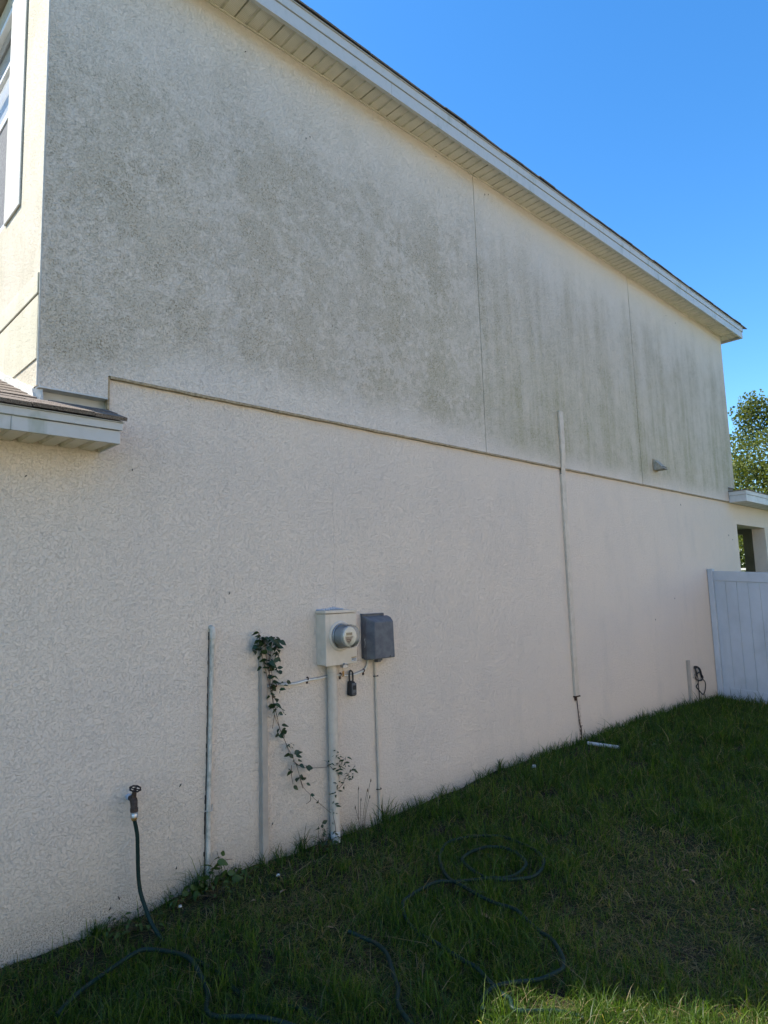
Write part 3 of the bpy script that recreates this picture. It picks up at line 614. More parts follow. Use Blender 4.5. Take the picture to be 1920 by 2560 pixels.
m = MB(); m.add([(c[0]-.040, dy-.0025, c[2]-.002), (c[0]-.030, dy-.0025, c[2]-.038), (c[0]-.004, dy-.0025, c[2]-.050), (c[0]+.032, dy-.0025, c[2]-.002)], [(0, 1, 2, 3), (3, 2, 1, 0)]); m.build('rating_label', mWhiteP, em)
m = MB()
for k, (xa, xb, zz, hh) in enumerate(((-.030, -.006, .000-.009, .003), (-.028, .010, -.018, .0035), (-.028, .006, -.024, .002), (-.026, -.004, -.032, .0035), (-.016, -.002, -.039, .002), (.002, .009, -.028, .006))):
    m.box(c[0]+xa, c[0]+xb, dy-.0033, dy-.0027, c[2]+zz-hh, c[2]+zz)
for k in range(5):
    m.box(c[0]-.024+k*.009, c[0]-.019+k*.009, dy-.0052, dy-.0047, c[2]+.011, c[2]+.021)
m.build('print', mInk, em)
m = MB()
for k in range(6): m.box(c[0]-.026+k*.0085, c[0]-.0195+k*.0085, dy-.0028, dy-.0022, c[2]+.031, c[2]+.036)
m.build('print', mWhiteP, em)
MB().lathe(c, [(0.0815, -.010), (0.0805, -.10), (0.078, -.118), (0.073, -.1235), (0.068, -.1245), (0, -.1245)], 48).build('glass_cover', mClear, em, smooth=True)
MB().lathe(c, [(0.078, -.1185), (0.0795, -.122), (0.077, -.1260), (0.0715, -.1258), (0.0705, -.1235)], 48).build('glass_rim', mClear, em, smooth=True)
m = MB(); m.box(2.083, 2.128, MY-.0022, MY-.0012, 1.183, 1.206); m.build('sticker', mLabel, em)
m = MB(); m.box(2.083, 2.128, MY-.0022, MY-.0012, 1.2065, 1.213); m.build('sticker', mOrange, em)
m = MB(); m.box(2.088, 2.1, MY-.0028, MY-.0023, 1.194, 1.202); m.box(2.103, 2.124, MY-.0028, MY-.0023, 1.197, 1.200); m.box(2.103, 2.122, MY-.0028, MY-.0023, 1.188, 1.191); m.build('print', mInk, em)
m = MB(); m.box(1.995, 2.035, MY-.012, MY+.02, MZ0-.020, MZ0-.003); m.box(2.005, 2.03, MY-.016, MY-.001, MZ0-.003, MZ0+.010); m.tube([(1.993, MY-.012, MZ0-.004), (2.02, MY-.020, MZ0+.004), (2.04, MY-.012, MZ0-.006)], 0.003, 6)
m.build('latch', mSteel, em)
m = MB(); m.tube([(2.01, MY+.01, MZ0-.02), (2.012, MY+.012, MZ0-.05)], 0.0012, 5); m.box(2.006, 2.011, MY+.008, MY+.014, MZ0-.085, MZ0-.048); m.box(2.014, 2.019, MY+.008, MY+.014, MZ0-.080, MZ0-.045); m.build('seal_tag', mBrass, em)
m = MB()
for i in range(22):
    x0 = MX0+0.0+i*0.0112; hh = 0.008+0.005*random.random()+0.010*math.exp(-((i-13)/3.5)**2)
    m.box(x0, x0+.0113, -0.012-0.004*random.random(), -0.0005, MZ1+.0005, MZ1+hh)
m.build('caulk_bead', mCaulk, em, bevel=0.004)

# ------------------------------------------------------------------ telephone box
tb = thing('utility_box', 'dark grey plastic telephone interface box right of the beige meter box', 'utility box', (2.41, 0, 1.17))
TX0, TX1, TZ0, TZ1 = 2.276, 2.520, 1.172, 1.500
m = MB(); m.box(TX0, TX1-.02, -0.022, 0.0, TZ0+.008, TZ1); m.build('back_plate', mTel, tb, bevel=0.003)
m = MB(); yb, yf = -0.024, -0.118
m.add([(TX0-.002, yb, TZ0), (TX1+.012, yb, TZ0), (TX1+.006, yb, TZ1-.012), (TX0-.002, yb, TZ1-.012),
       (TX0+.035, yf, TZ0+.004), (TX1-.006, yf+.004, TZ0+.004), (TX1-.014, yf+.004, TZ1-.055), (TX0+.035, yf, TZ1-.055),
       (TX0, -.06, TZ0), (TX1+.010, -.07, TZ0), (TX1+.002, -.07, TZ1-.025), (TX0, -.06, TZ1-.022)],
      [(3, 2, 1, 0), (4, 5, 6, 7), (0, 1, 9, 8), (8, 9, 5, 4), (1, 2, 10, 9), (9, 10, 6, 5), (2, 3, 11, 10), (10, 11, 7, 6), (3, 0, 8, 11), (11, 8, 4, 7)])
m.build('cover', mTel, tb, bevel=0.007, seg=3)
MB().box(TX0-.003, TX1-.03, -0.03, -0.001, TZ1-.002, TZ1+.006).build('hinge', mTel, tb, bevel=0.002)
MB().lathe((2.462, -.1135, TZ0+.014), [(0.0075, 0.006), (0.0075, -.003), (0.004, -.003), (0.004, .001), (0, .001)], 16).build('cover_screw', mIron, tb)
MB().lathe((2.306, -.075, TZ0+.018), [(0.003, 0.003), (0.003, -.003), (0, -.003)], 10).build('rivet', mSteel, tb)
m = MB(); m.box(2.37, 2.405, -.075, -.035, TZ0-.024, TZ0-.0005); m.box(2.405, 2.43, -.065, -.04, TZ0-.016, TZ0-.0005); m.build('cable_gland', mTel, tb, bevel=0.004)
m = MB(); m.tube(catmull([(2.272, -.05, 1.325), (2.262, -.055, 1.318), (2.266, -.055, 1.305), (2.272, -.05, 1.29), (2.270, -.045, 1.26)]), 0.003, 6); m.build('wire_hook', mCableG, tb, smooth=True)

# ------------------------------------------------------------------ cables
cb = thing('wall_cable', 'pair of white and grey cables sagging from the vine-topped raceway to the grey box', 'cable', (1.9, -.01, 1.08))
P1 = [(x, -0.012, z) for x, z in CABLE[:-1]]+[(CABLE[-1][0]+.004, -0.02, CABLE[-1][1]+.01)]
MB().tube(catmull(P1, 8), 0.0058, 8).build('cable_strand', mCableW, cb, smooth=True)
P2 = [(x-.002, -0.009, z+.0085+.002*math.sin(i*1.7)) for i, (x, _, z) in enumerate(P1)]; P2[-1] = (P2[-1][0]-.012, -0.012, P2[-1][2]); P2[-2] = (P2[-2][0]-.008, -0.011, P2[-2][2])
MB().tube(catmull(P2, 8), 0.0032, 8).build('cable_strand', mCableG, cb, smooth=True, label='thinner grey strand')
for cx, cz in ((1.505, 1.073), (1.768, 1.09), (2.062, 1.088), (2.286, 1.094)):
    m = MB(); m.tube([(cx, -.002, cz+.008), (cx, -.014, cz+.010), (cx, -.019, cz+.003), (cx, -.017, cz-.006), (cx, -.006, cz-.010), (cx, -.004, cz-.028)], 0.0045, 6); m.box(cx-.007, cx+.007, -.006, -.0005, cz-.034, cz-.018)
    m.build('cable_clip', mRust, cb)
lb = thing('key_lockbox', 'small black and grey key lockbox hanging from the white cable', 'lockbox', (2.15, -.03, 0.93))
MB().tube(catmull([(2.135, -.022, 1.030), (2.135, -.022, 1.075), (2.137, -.022, 1.096), (2.146, -.022, 1.106), (2.157, -.022, 1.103), (2.166, -.022, 1.092), (2.168, -.022, 1.075), (2.168, -.022, 1.030)], 5), 0.0062, 8).build('shackle', mBlack, lb, smooth=True)
m = MB(); m.add([(2.120, -.004, .934), (2.178, -.004, .934), (2.174, -.004, 1.035), (2.126, -.004, 1.035), (2.124, -.050, .928), (2.177, -.050, .928), (2.173, -.046, 1.030), (2.130, -.046, 1.030)],
  [(0, 1, 2, 3), (7, 6, 5, 4), (4, 5, 1, 0), (5, 6, 2, 1), (6, 7, 3, 2), (7, 4, 0, 3)]); m.build('body', mBlack, lb, bevel=0.010, seg=3)
m = MB(); m.box(2.131, 2.173, -.056, -.0495, .938, 1.020); m.build('face', mLockFace, lb, bevel=0.004)
m = MB(); m.box(2.138, 2.166, -.061, -.0565, .975, 1.005); m.build('dial_cover', mBlack, lb, bevel=0.004)
m = MB()
for k in range(5): m.box(2.138+k*.0057, 2.1425+k*.0057, -.0568, -.0562, .9475, .9525)
m.build('print', mInk, lb)

# ------------------------------------------------------------------ pipes and raceways
def gzz0(x): return float(np.interp(x, ZX, ZZ))
p = thing('conduit', 'thick beige conduit running down from the meter box into the soil', 'conduit', (1.955, -.045, -0.03))
MB().tube([(1.957, -.045, 0.06), (1.957, -.045, 0.6), (1.957, -.045, 1.128)], 0.0335, 24).build('pipe', mBeigePaint, p, smooth=True)
MB().tube([(1.957, -.045, -0.15), (1.957, -.045, 0.0598)], 0.0333, 24).build('pipe_foot', mWhitePVC, p, smooth=True, label='unpainted white foot')
MB().lathe((1.957, -.045, 0), [(0.0335, 1.118), (0.0385, 1.120), (0.0390, 1.160), (0.036, 1.1685), (0.030, 1.1685)], 24, 'z').build('coupling', mBeigePaint, p, smooth=True)
p = thing('pvc_pipe', 'slim chalky white pipe with a capped elbow top, nearest to the tap', 'pipe', (1.02, -.02, -.03))
MB().tube([(1.012, -.018, -0.15), (1.014, -.018, 0.4), (1.029, -.018, 1.0), (1.040, -.018, 1.435)], 0.0125, 16).build('pipe', mChalk, p, smooth=True)
m = MB(); m.tube([(1.0395, -.018, 1.408), (1.040, -.018, 1.452)], 0.0185, 16); m.tube([(1.040, -.018, 1.448), (1.040, -.016, 1.466), (1.036, -.006, 1.474), (1.036, 0.004, 1.474)], 0.0175, 16); m.build('elbow', mChalk, p, smooth=True)
m = MB(); m.tube([(1.000, -.004, .405), (1.003, -.032, .405), (1.015, -.0375, .407), (1.030, -.032, .410), (1.042, -.012, .420), (1.046, -.006, .434)], 0.0035, 6); m.build('strap', mChalk, p, smooth=True)
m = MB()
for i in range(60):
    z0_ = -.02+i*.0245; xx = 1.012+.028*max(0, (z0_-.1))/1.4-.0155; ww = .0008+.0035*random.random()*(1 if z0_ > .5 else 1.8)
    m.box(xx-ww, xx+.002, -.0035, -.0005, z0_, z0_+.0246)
m.build('dark_seam', mBug, p)  # thin dark strip of uneven width along the pipe's left side
p = thing('raceway', 'flat grey-beige cable raceway with the vine growing over its top', 'raceway', (1.40, 0, -.05))
MB().box(1.383, 1.425, -0.034, 0.0, -0.2, 1.382).build('channel', mRaceway, p, bevel=0.003)
MB().box(1.378, 1.430, -0.012, -0.0005, -0.2, 1.378).build('base_strip', mRaceway, p)
p = thing('thin_conduit', 'thin conduit dropping from the grey box to the grass', 'conduit', (2.40, -.015, -.02))
MB().tube([(2.392, -.02, 1.155), (2.400, -.012, 1.10), (2.404, -.012, 0.6), (2.408, -.012, 0.055)], 0.0095, 10).build('pipe', mBeigePaint, p, smooth=True)
MB().tube([(2.408, -.013, 0.0548), (2.412, -.018, -.10)], 0.0115, 10).build('pipe_foot', mChalk, p, smooth=True, label='bare scuffed foot of the conduit')
for cz in (1.041, 0.23):
    MB().tube([(2.386, -.004, cz), (2.392, -.022, cz+.001), (2.404, -.0265, cz+.001), (2.418, -.023, cz+.001), (2.428, -.006, cz+.002)], 0.0036, 6).build('pipe_clip', mIron, p, smooth=True)
p = thing('tall_raceway', 'tall narrow white raceway crossing the storey seam near the far end', 'raceway', (5.24, 0, 0.54))
m = MB(); xa, xb = 5.190, 5.266
m.box(xa, xb, -0.045, -0.0205, 3.10, 3.552); m.box(xa, xb, -0.026, 0.0, 0.548, 2.86)
m.add([(xa, -.026, 2.86), (xb, -.026, 2.86), (xb, -.0205, 2.86), (xa, -.0205, 2.86), (xa, -.045, 3.10), (xb, -.045, 3.10), (xb, -.024, 3.10), (xa, -.024, 3.10)], [(0, 1, 5, 4), (1, 2, 6, 5), (3, 0, 4, 7), (2, 3, 7, 6)])
m.build('channel', mBeigePaint, p, bevel=0.003)
m = MB(); m.box(xa-.01, xb+.01, -.03, -.001, .535, .547); m.box(xa+.012, xa+.03, -.02, -.001, .50, .535); m.build('end_bracket', mRust, p)
m = MB(); m.tube(catmull([(5.236, -.008, .54), (5.243, -.01, .40), (5.255, -.012, .27), (5.278, -.012, .22), (5.282, -.012, .08), (5.288, -.014, -.05)]), 0.0048, 6); m.tube([(5.262, -.01, .232), (5.30, -.014, .236)], .004, 6); m.build('wire', mRust, p, smooth=True)
p = thing('short_raceway', 'short white raceway stub on the wall beside the black cable coil', 'raceway', (8.06, 0, .03))
MB().box(8.040, 8.090, -0.035, 0.0, -0.1, 0.652).build('channel', mRaceway, p, bevel=0.003)
p = thing('cable_coil', 'loose coil of thin black cable on the wall near the fence', 'cable', (8.42, -.02, .2))
MB().tube(catmull([(x, -0.025-0.012*math.sin(i*2.1), z) for i, (x, z) in enumerate(COIL)], 6), 0.0075, 6).build('cable', mBlack, p, smooth=True)
m = MB(); m.box(8.285, 8.325, -.03, -.001, .525, .555); m.tube([(8.53, -.02, .16), (8.545, -.02, .05)], .004, 5); m.tube([(8.36, -.012, .33), (8.37, -.012, .0)], .006, 5); m.build('hook', mIron, p)
# vent hood
mHood = plain('weathered_plastic', (0.40, 0.37, 0.31), (0.27, 0.26, 0.20), 30, 0.6)
p = thing('vent_hood', 'small beige wall vent hood with a slotted underside high on the wall', 'vent', (7.55, -.02, 3.15))
m = MB(); vx0, vx1, yb_ = 7.475, 7.60, -0.0205; zt_, zl = 3.285, 3.148; dp = 0.135
m.add([(vx0, yb_, zl), (vx0, yb_, zt_), (vx0, yb_-.02, zt_), (vx0, yb_-dp, zl+.012), (vx0, yb_-dp, zl), (vx1, yb_, zl), (vx1, yb_, zt_), (vx1, yb_-.02, zt_), (vx1, yb_-dp, zl+.012), (vx1, yb_-dp, zl)],
      [(0, 1, 2, 3, 4), (9, 8, 7, 6, 5), (1, 6, 7, 2), (2, 7, 8, 3), (3, 8, 9, 4)]); m.build('hood', mHood, p)
m = MB()
for k in range(5): m.box(vx0+.012+k*.0235, vx0+.018+k*.0235, yb_-dp+.006, yb_-.004, zl+.001, zl+.006)
m.box(vx0, vx1, yb_-dp, yb_-dp+.006, zl-.002, zl+.006); m.box(vx0, vx1, yb_-.007, yb_-.001, zl-.002, zl+.006); m.build('grille', mHood, p)
MB().box(vx0-.012, vx1+.012, yb_-.002, yb_, zl-.01, zt_+.014).build('back_flange', mScreed, p)
MB().box(vx0+.004, vx1-.004, yb_-dp+.008, yb_-.003, zl+.03, zl+.034).build('flap', mInk, p)
# ------------------------------------------------------------------ tap and hose
p = thing('garden_tap', 'old bronze garden tap with a round black handwheel on the wall', 'tap', (0.525, 0, 0.56))
MB().tube([(0.535, 0.0, 0.590), (0.534, -.03, 0.590)], 0.017, 12).build('wall_flange', mCaulk, p, smooth=True)
m = MB(); m.tube([(0.535, -.015, .588), (0.533, -.05, .590), (0.530, -.085, .588)], [.013, .015, .019], 12)
m.tube([(0.531, -.070, .590), (0.528, -.088, .585), (0.525, -.098, .570), (0.524, -.102, .552)], [.018, .020, .0185, .018], 12)
m.tube([(0.530, -.075, .592), (0.531, -.082, .615), (0.532, -.090, .640)], [.016, .0135, .010], 12); m.build('body', mBronze, p, smooth=True)
MB().lathe((0.524, -.103, 0), [(0.0185, .556), (0.0205, .553), (0.0205, .534), (0.018, .532)], 12, 'z').build('outlet_nut', mBronze, p)
m = MB(); hc = Vector((0.533, -.093, .648)); nrm = Vector((0.03, -.35, .93)).normalized(); ua = nrm.orthogonal().normalized(); ub = nrm.cross(ua)
ring = [hc+(ua*math.cos(t_)+ub*math.sin(t_))*(0.0275+(0.0022*math.cos(8*t_))) for t_ in [2*math.pi*i/32 for i in range(33)]]
m.tube(ring, 0.0044, 7, cap=False)
for k in range(4):
    t_ = math.pi*k/2; m.tube([hc-nrm*.002, hc+(ua*math.cos(t_)+ub*math.sin(t_))*0.027], 0.0034, 6)
m.tube([hc-nrm*.012, hc+nrm*.005], 0.007, 8); m.build('handwheel', mIron, p, smooth=True)
m = MB(); m.lathe((0.524, -.104, 0), [(0.0175, .5335), (0.0192, .532), (0.0192, .527), (0.0178, .526), (0.0192, .524), (0.0190, .507), (0.0165, .505)], 20, 'z'); m.build('hose_coupling', mSteel, p, smooth=True)
MB().lathe((0.524, -.104, 0), [(0.0165, .506), (0.0170, .500), (0.0140, .496), (0.0125, .49)], 16, 'z').build('ferrule', mBrass, p, smooth=True)
def on_ground(P, lift=0.022, amp=0.006): return [(x, y, float(gz(x, y))+lift+amp*math.sin(i*1.9)) for i, (x, y) in enumerate(P)]
path1 = [(0.524, -.104, .500)]+[tuple(q) for q in HOSE_DROP[1:]]+on_ground(HOSE_DROP_GROUND, 0.015, 0)
mid = on_ground(HOSE_MID, 0.008); off = on_ground([(1.15, -2.1), (1.55, -2.35), (1.60, -2.05)], .015)
hs = MB()
hs.tube(catmull(path1+mid+off+on_ground(HOSE_SPIRAL, 0.044, .005), 6), 0.0102, 10)
hs.tube(catmull(on_ground([(0.95, -2.0)]+HOSE_LEFT, 0.038), 6), 0.0102, 10)
hs.tube(catmull(on_ground(HOSE_ARCH+[(0.62, -1.25), (0.8, -1.7), (0.95, -2.0)], 0.052, .006), 6), 0.0105, 10)
tag(hs.build('garden_hose', mHose, None, smooth=True), 'dark green garden hose hanging from the tap and looping over the grass', 'hose')
# ------------------------------------------------------------------ small things on the ground
a_, b_ = PIPE
m = MB(); za, zb_ = float(gz(*a_))+.03, float(gz(*b_))+.045; m.tube([(a_[0], a_[1], za), (b_[0], b_[1], zb_)], 0.017, 14, cap=False); m.tube([(b_[0], b_[1], zb_), (a_[0], a_[1], za)], 0.0135, 14, cap=False)
tag(m.build('loose_pipe', mWhitePVC, None, smooth=True), 'short length of white plastic pipe lying in the grass by the wall', 'pipe')
def leafmesh(name, mat, L=1.0, W_=0.5, fold=0.15, curl=0.2, n=5):
    vs = []; fs = []
    for i in range(n+1):
        t_ = i/n; w_ = W_*0.5*math.sin(math.pi*min(1, t_**0.75))*(1-0.15*t_) if 0 < i < n else 0.0
        z_ = -curl*t_*t_
        vs += [(t_*L, -w_, z_+fold*w_), (t_*L, 0, z_), (t_*L, w_, z_+fold*w_)]
    for i in range(n):
        k = i*3; fs += [(k, k+3, k+4, k+1), (k+1, k+4, k+5, k+2)]
    me = bpy.data.meshes.new(name); me.from_pydata(vs, [], fs); me.materials.append(mat); me.polygons.foreach_set('use_smooth', [True]*len(fs)); return me
dl = leafmesh('dry_leaf', mDryLeaf, 1, .38, .6, .3)
LL = ['curled brown dry leaf in the grass below the leafy weeds', 'pale dry leaf near the soil under the first pipe', 'narrow tan dry leaf beside the hose in the soil', 'brown dry leaf left of the near hose arch', 'rust coloured dry leaf in the grass left of the hose bend', 'small orange dry leaf inside the winding hose', 'tan dry leaf on the thin brown patch at right', 'grey dry leaf lower on the thin brown patch', 'dry leaf in the sparse grass below the raceway', 'pale dead tuft leaf at the right edge of the lawn']
for i, (x, y) in enumerate(LITTER):
    o = inst(dl, 'dry_leaf', None, (x, y, float(gz(x, y))+.035), (random.uniform(-.4, .4), random.uniform(-.3, .3), random.uniform(0, 6.28)), random.uniform(.045, .075))
    tag(o, LL[i], 'leaf', 'dry leaves scattered on the lawn')
CL = ['white stone chip on bare soil under the first pipe', 'white chip on the soil by the raceway foot', 'flat white scrap in the grass by the wall', 'tiny white chip in the far grass']
for i, (x, y) in enumerate(CHIPS):
    m = MB(); s_ = .014 if i < 2 else .03
    ps = [Vector((math.cos(k*1.05)*s_*random.uniform(.7, 1.1), math.sin(k*1.05)*s_*random.uniform(.5, .9), 0)) for k in range(6)]
    m.add([q for q in ps]+[q*.7+Vector((0, 0, s_*.6)) for q in ps], [tuple(range(5, -1, -1)), tuple(range(6, 12))]+[(k, (k+1) % 6, 6+(k+1) % 6, 6+k) for k in range(6)])
    o = m.build('stone_chip', mWhitePVC); o.location = (x, y, float(gz(x, y))+.012); tag(o, CL[i], 'stone', 'white chips on the ground')
SPECKS = [(1.294,5.516),(1.864,5.136),(1.825,5.104),(-.035,2.314),(8.301,5.496),(8.61,5.464),(.528,2.407),(3.343,5.657),(4.073,5.587),(4.134,5.613),(8.3,2.751),(10.03,2.4),(10.05,2.39),(10.197,2.33),(7.226,1.226),(7.848,1.472),(.84,.585),(1.474,.214),(.444,.042),(.492,.08),(.819,.137),(.784,.015),(.61,-.004),(2.17,1.237),(1.167,1.683),(8.23,.41),(8.28,.44)]
m = MB()
for x, z in SPECKS:
    yy = -0.0215 if z > 2.94 else -0.001; a0 = random.uniform(.4, 2.2); L = random.uniform(.006, .011)*(1.6 if x > 4 else 1); dx, dz = math.cos(a0)*L, math.sin(a0)*L
    m.tube([(x-dx, yy-.002, z-dz), (x, yy-.005, z), (x+dx, yy-.002, z+dz)], [.001, .0032, .0012], 6)
o = m.build('mud_specks', mBug); o['kind'] = 'stuff'; tag(o, 'dark insect and mud specks stuck to the stucco', 'specks')

# ------------------------------------------------------------------ climbing plants and weeds
def climber(name, label, stems, leaves, yoff, mat, smat, size, sr, lm, cat='plant'):
    z0 = min(z for s_ in stems for _, z in s_); x0 = stems[0][0][0]
    t_ = thing(name, label, cat, (x0, -.02, z0))
    m = MB()
    for k, s_ in enumerate(stems):
        m.tube(catmull([(x, yoff-0.008*math.sin(i*2+k), z) for i, (x, z) in enumerate(s_)], 5), [sr*(1-.5*q/(5*(len(s_)-1)+1)) for q in range(5*(len(s_)-1)+1)] if len(s_) > 1 else sr, 5)
    m.build('stem', smat, t_, smooth=True)
    for (x, z) in leaves:
        s_ = size*random.uniform(.7, 1.3)
        rz = random.choice((0, math.pi))+random.uniform(-.9, .9)
        inst(lm, 'leaf', t_, (x, yoff-random.uniform(0.0, .03), z), (random.uniform(.2, 1.3), random.uniform(-.4, .7), rz), s_)
    return t_
lv = leafmesh('vine_leaf', mVine, 1, .72, .25, .25); lc = leafmesh('narrow_leaf', mVine, 1, .38, .2, .2); lw = leafmesh('weed_leaf', mWeed, 1, .62, .25, .25)
climber('climbing_vine', 'dark leafy vine trailing down from the top of the grey-beige raceway', VINE_STEMS, VINE_LEAVES+[(x_+.008, z_-.006) for x_, z_ in VINE_LEAVES[:50]], -.042, mVine, mVineStem, .044, .0024, lv)
climber('climbing_weed', 'wiry narrow-leaved creeper climbing beside the thick conduit', CREEPER_STEMS, CREEPER_LEAVES+[(x+.012, z-.01) for x, z in CREEPER_LEAVES[::2]], -.066, mVine, mVineStem, .034, .0019, lc)
climber('ivy_sprig', 'low sprig of ivy at the left foot of the thick conduit', IVY_STEMS, IVY_LEAVES, -.07, mVine, mVineStem, .040, .0018, lv)
climber('leafy_weed', 'bushy round-leaved weed at the foot of the chalky white pipe', WEED_A_STEMS, WEED_A_LEAVES, -.075, mWeed, mWeedStem, .056, .0024, lw)
climber('leafy_weed', 'small weed with a few round leaves midway between pipe and raceway', WEED_B_STEMS, WEED_B_LEAVES, -.07, mWeed, mWeedStem, .042, .0018, lw)
climber('leafy_weed', 'tiny sprouting weed just left of the raceway foot', WEED_C_STEMS, WEED_C_LEAVES, -.07, mWeed, mWeedStem, .038, .0017, lw)
climber('leafy_weed', 'spreading broad-leaved weed on the soil left of the white pipe', WEED_D_STEMS, WEED_D_LEAVES, -.09, mWeed, mWeedStem, .046, .002, lw)
def ground_weed(x, y, n, R_, size, label):
    z = float(gz(x, y)); t_ = thing('ground_weed', label, 'plant', (x, y, z), 'broad-leaved weeds in the lawn'); m = MB(); L = []
    for k in range(n):
        a0 = random.uniform(0, 6.28); r_ = R_*random.uniform(.3, 1); h_ = random.uniform(.03, .09)
        q = (x+math.cos(a0)*r_, y+math.sin(a0)*r_*.7, z+h_); m.tube([(x, y, z), ((x+q[0])/2, (y+q[1])/2, z+h_*.8), q], .0012, 4); L.append((q, a0))
    m.build('stem', mWeedStem, t_)
    for q, a0 in L: inst(lw, 'leaf', t_, q, (random.uniform(-.3, .3), random.uniform(-.3, .4), a0), size*random.uniform(.7, 1.2))
ground_weed(.55, -.12, 26, .16, .032, 'clump of broad weeds where the hose meets the ground')
ground_weed(.42, -.07, 10, .09, .034, 'low leaves against the wall left of the hanging hose')
ground_weed(.98, -.16, 14, .13, .034, 'leafy weed on the bare soil at the foot of the chalky white pipe')
ground_weed(.80, -.10, 10, .09, .030, 'low broad leaves against the wall left of the chalky pipe')
ground_weed(1.20, -.13, 9, .08, .028, 'small leaves on the soil between the chalky pipe and the raceway')
ground_weed(1.80, -.12, 12, .10, .028, 'ivy-like ground leaves left of the thick conduit foot')
ground_weed(2.12, -.12, 12, .10, .024, 'low leaves at the foot of the seeding stalks')
ground_weed(2.05, -1.15, 10, .09, .026, 'feathery weed in the grass left of the coiled hose')
ground_weed(2.9, -1.25, 8, .09, .028, 'pale weed right of the coiled hose')
ground_weed(5.6, -.55, 14, .16, .03, 'light green weed near the loose white pipe')

# ------------------------------------------------------------------ grass
def blades(N, px, py, h, wd, lean, name, mat, label, kindcol):
    ang_ = rng.uniform(0, 2*np.pi, N); z = gz(px, py)
    ld = rng.uniform(0, 2*np.pi, N); dx, dy = np.cos(ld)*lean*h, np.sin(ld)*lean*h
    wx, wy = np.cos(ang_)*wd*.5, np.sin(ang_)*wd*.5
    lev = [(0, 1.0), (.38, .95), (.74, .62), (1.0, 0)]
    V = np.zeros((N, 7, 3), np.float32)
    k = 0
    for (u, ww) in lev:
        cx = px+dx*u**1.9; cy = py+dy*u**1.9; cz = z-0.006+h*(u-0.42*np.minimum(lean, 1.6)*u**2.4)
        if ww > 0:
            V[:, k] = np.stack([cx-wx*ww, cy-wy*ww, cz], 1); V[:, k+1] = np.stack([cx+wx*ww, cy+wy*ww, cz], 1); k += 2
        else: V[:, k] = np.stack([cx, cy, cz], 1)
    me = bpy.data.meshes.new(name); me.vertices.add(N*7); me.vertices.foreach_set('co', V.ravel())
    base = (np.arange(N)*7)[:, None]
    loops = np.concatenate([base+np.array([0, 1, 3, 2]), base+np.array([2, 3, 5, 4]), base+np.array([4, 5, 6])], 1)
    me.loops.add(N*11); me.loops.foreach_set('vertex_index', loops.ravel().astype(np.int32))
    me.polygons.add(N*3); st = (np.arange(N)*11)[:, None]+np.array([0, 4, 8]); me.polygons.foreach_set('loop_start', st.ravel().astype(np.int32))
    me.update(calc_edges=True)
    at = me.attributes.new('tint', 'FLOAT', 'POINT'); at.data.foreach_set('value', np.repeat(kindcol, 7).astype(np.float32))
    me.materials.append(mat); o = bpy.data.objects.new(name, me); S.collection.objects.link(o); o['kind'] = 'stuff'; tag(o, label, 'grass'); return o
t = NT('grass_blade'); at = t.n('ShaderNodeAttribute', attribute_name='tint')
cr = t.n('ShaderNodeValToRGB'); e = cr.color_ramp.elements
e[0].position = 0; e[0].color = (0.018, 0.040, 0.008, 1); e[1].position = 1; e[1].color = (0.30, 0.235, 0.14, 1)
for ps, c_ in ((.35, (0.038, 0.082, 0.011, 1)), (.62, (0.100, 0.160, 0.026, 1)), (.72, (0.13, 0.14, 0.045, 1)), (.85, (0.20, 0.155, 0.08, 1))):
    q = e.new(ps); q.color = c_
t.l(at.outputs['Fac'], cr.inputs[0]); t.set(cr.outputs[0], 0.45, 0.35)
tl = t.n('ShaderNodeBsdfTranslucent'); t.l(t.mix(1.0, cr.outputs[0], (2.0, 2.1, 0.6), 'MULTIPLY'), tl.inputs[0]); mx = t.n('ShaderNodeMixShader'); mx.inputs[0].default_value = .45
t.l(t.b.outputs[0], mx.inputs[1]); t.l(tl.outputs[0], mx.inputs[2]); t.l(mx.outputs[0], t.out.inputs[0]); mGrass = t.m
def patch(x, y):
    g = lambda cx, cy, sx, sy: np.exp(-(((x-cx)/sx)**2+((y-cy)/sy)**2))
    p_ = 1.0*g(2.45, -1.85, .45, .28)+.8*g(2.9, -2.0, .6, .35)+.5*g(3.1, -1.7, .5, .3)+.8*g(1.0, -.25, .55, .22)+.6*g(1.9, -.55, .5, .25)+.35*g(3.4, -1.3, .7, .3)
    p_ += np.clip((y+.15)/.15, 0, 1)*.9*(x < 4.5) + .7*np.clip((vnoise(x*1.7, y*1.7, 5)-.5)*3, 0, 1)*(x < 4)
    return np.clip(p_, 0, 1)
cx0, cy0 = -1.09, -3.75
def scatter(N, keep):
    X, Y = [], []; tot = 0
    while tot < N:
        r_ = rng.uniform(2.2, 13, 60000); th = rng.uniform(math.radians(-2), math.radians(95), 60000)
        pr = (r_/2.2)**-0.35
        x = cx0+r_*np.cos(th); y = cy0+r_*np.sin(th)
        k = (y < -0.004) & (x < 9.03) & (x > -1.6) & (rng.uniform(0, 1, 60000) < pr) & keep(x, y)
        X.append(x[k]); Y.append(y[k]); tot += k.sum()
    return np.concatenate(X)[:N], np.concatenate(Y)[:N]
def keepf(x, y):
    p_ = patch(x, y); cl = vnoise(x*14, y*14, 8)*.6+vnoise(x*5, y*5, 9)*.5
    soil = np.exp(-(((x-.95)/.75)**2+((y+.16)/.17)**2))+np.exp(-(((x-1.95)/.4)**2+((y+.28)/.16)**2))
    return rng.uniform(0, 1, len(x)) < np.clip((1-.8*np.clip(soil, 0, 1))*(1-.60*p_)*np.clip(cl*1.9-.35, .08, 1), .03, 1)
N = 190000
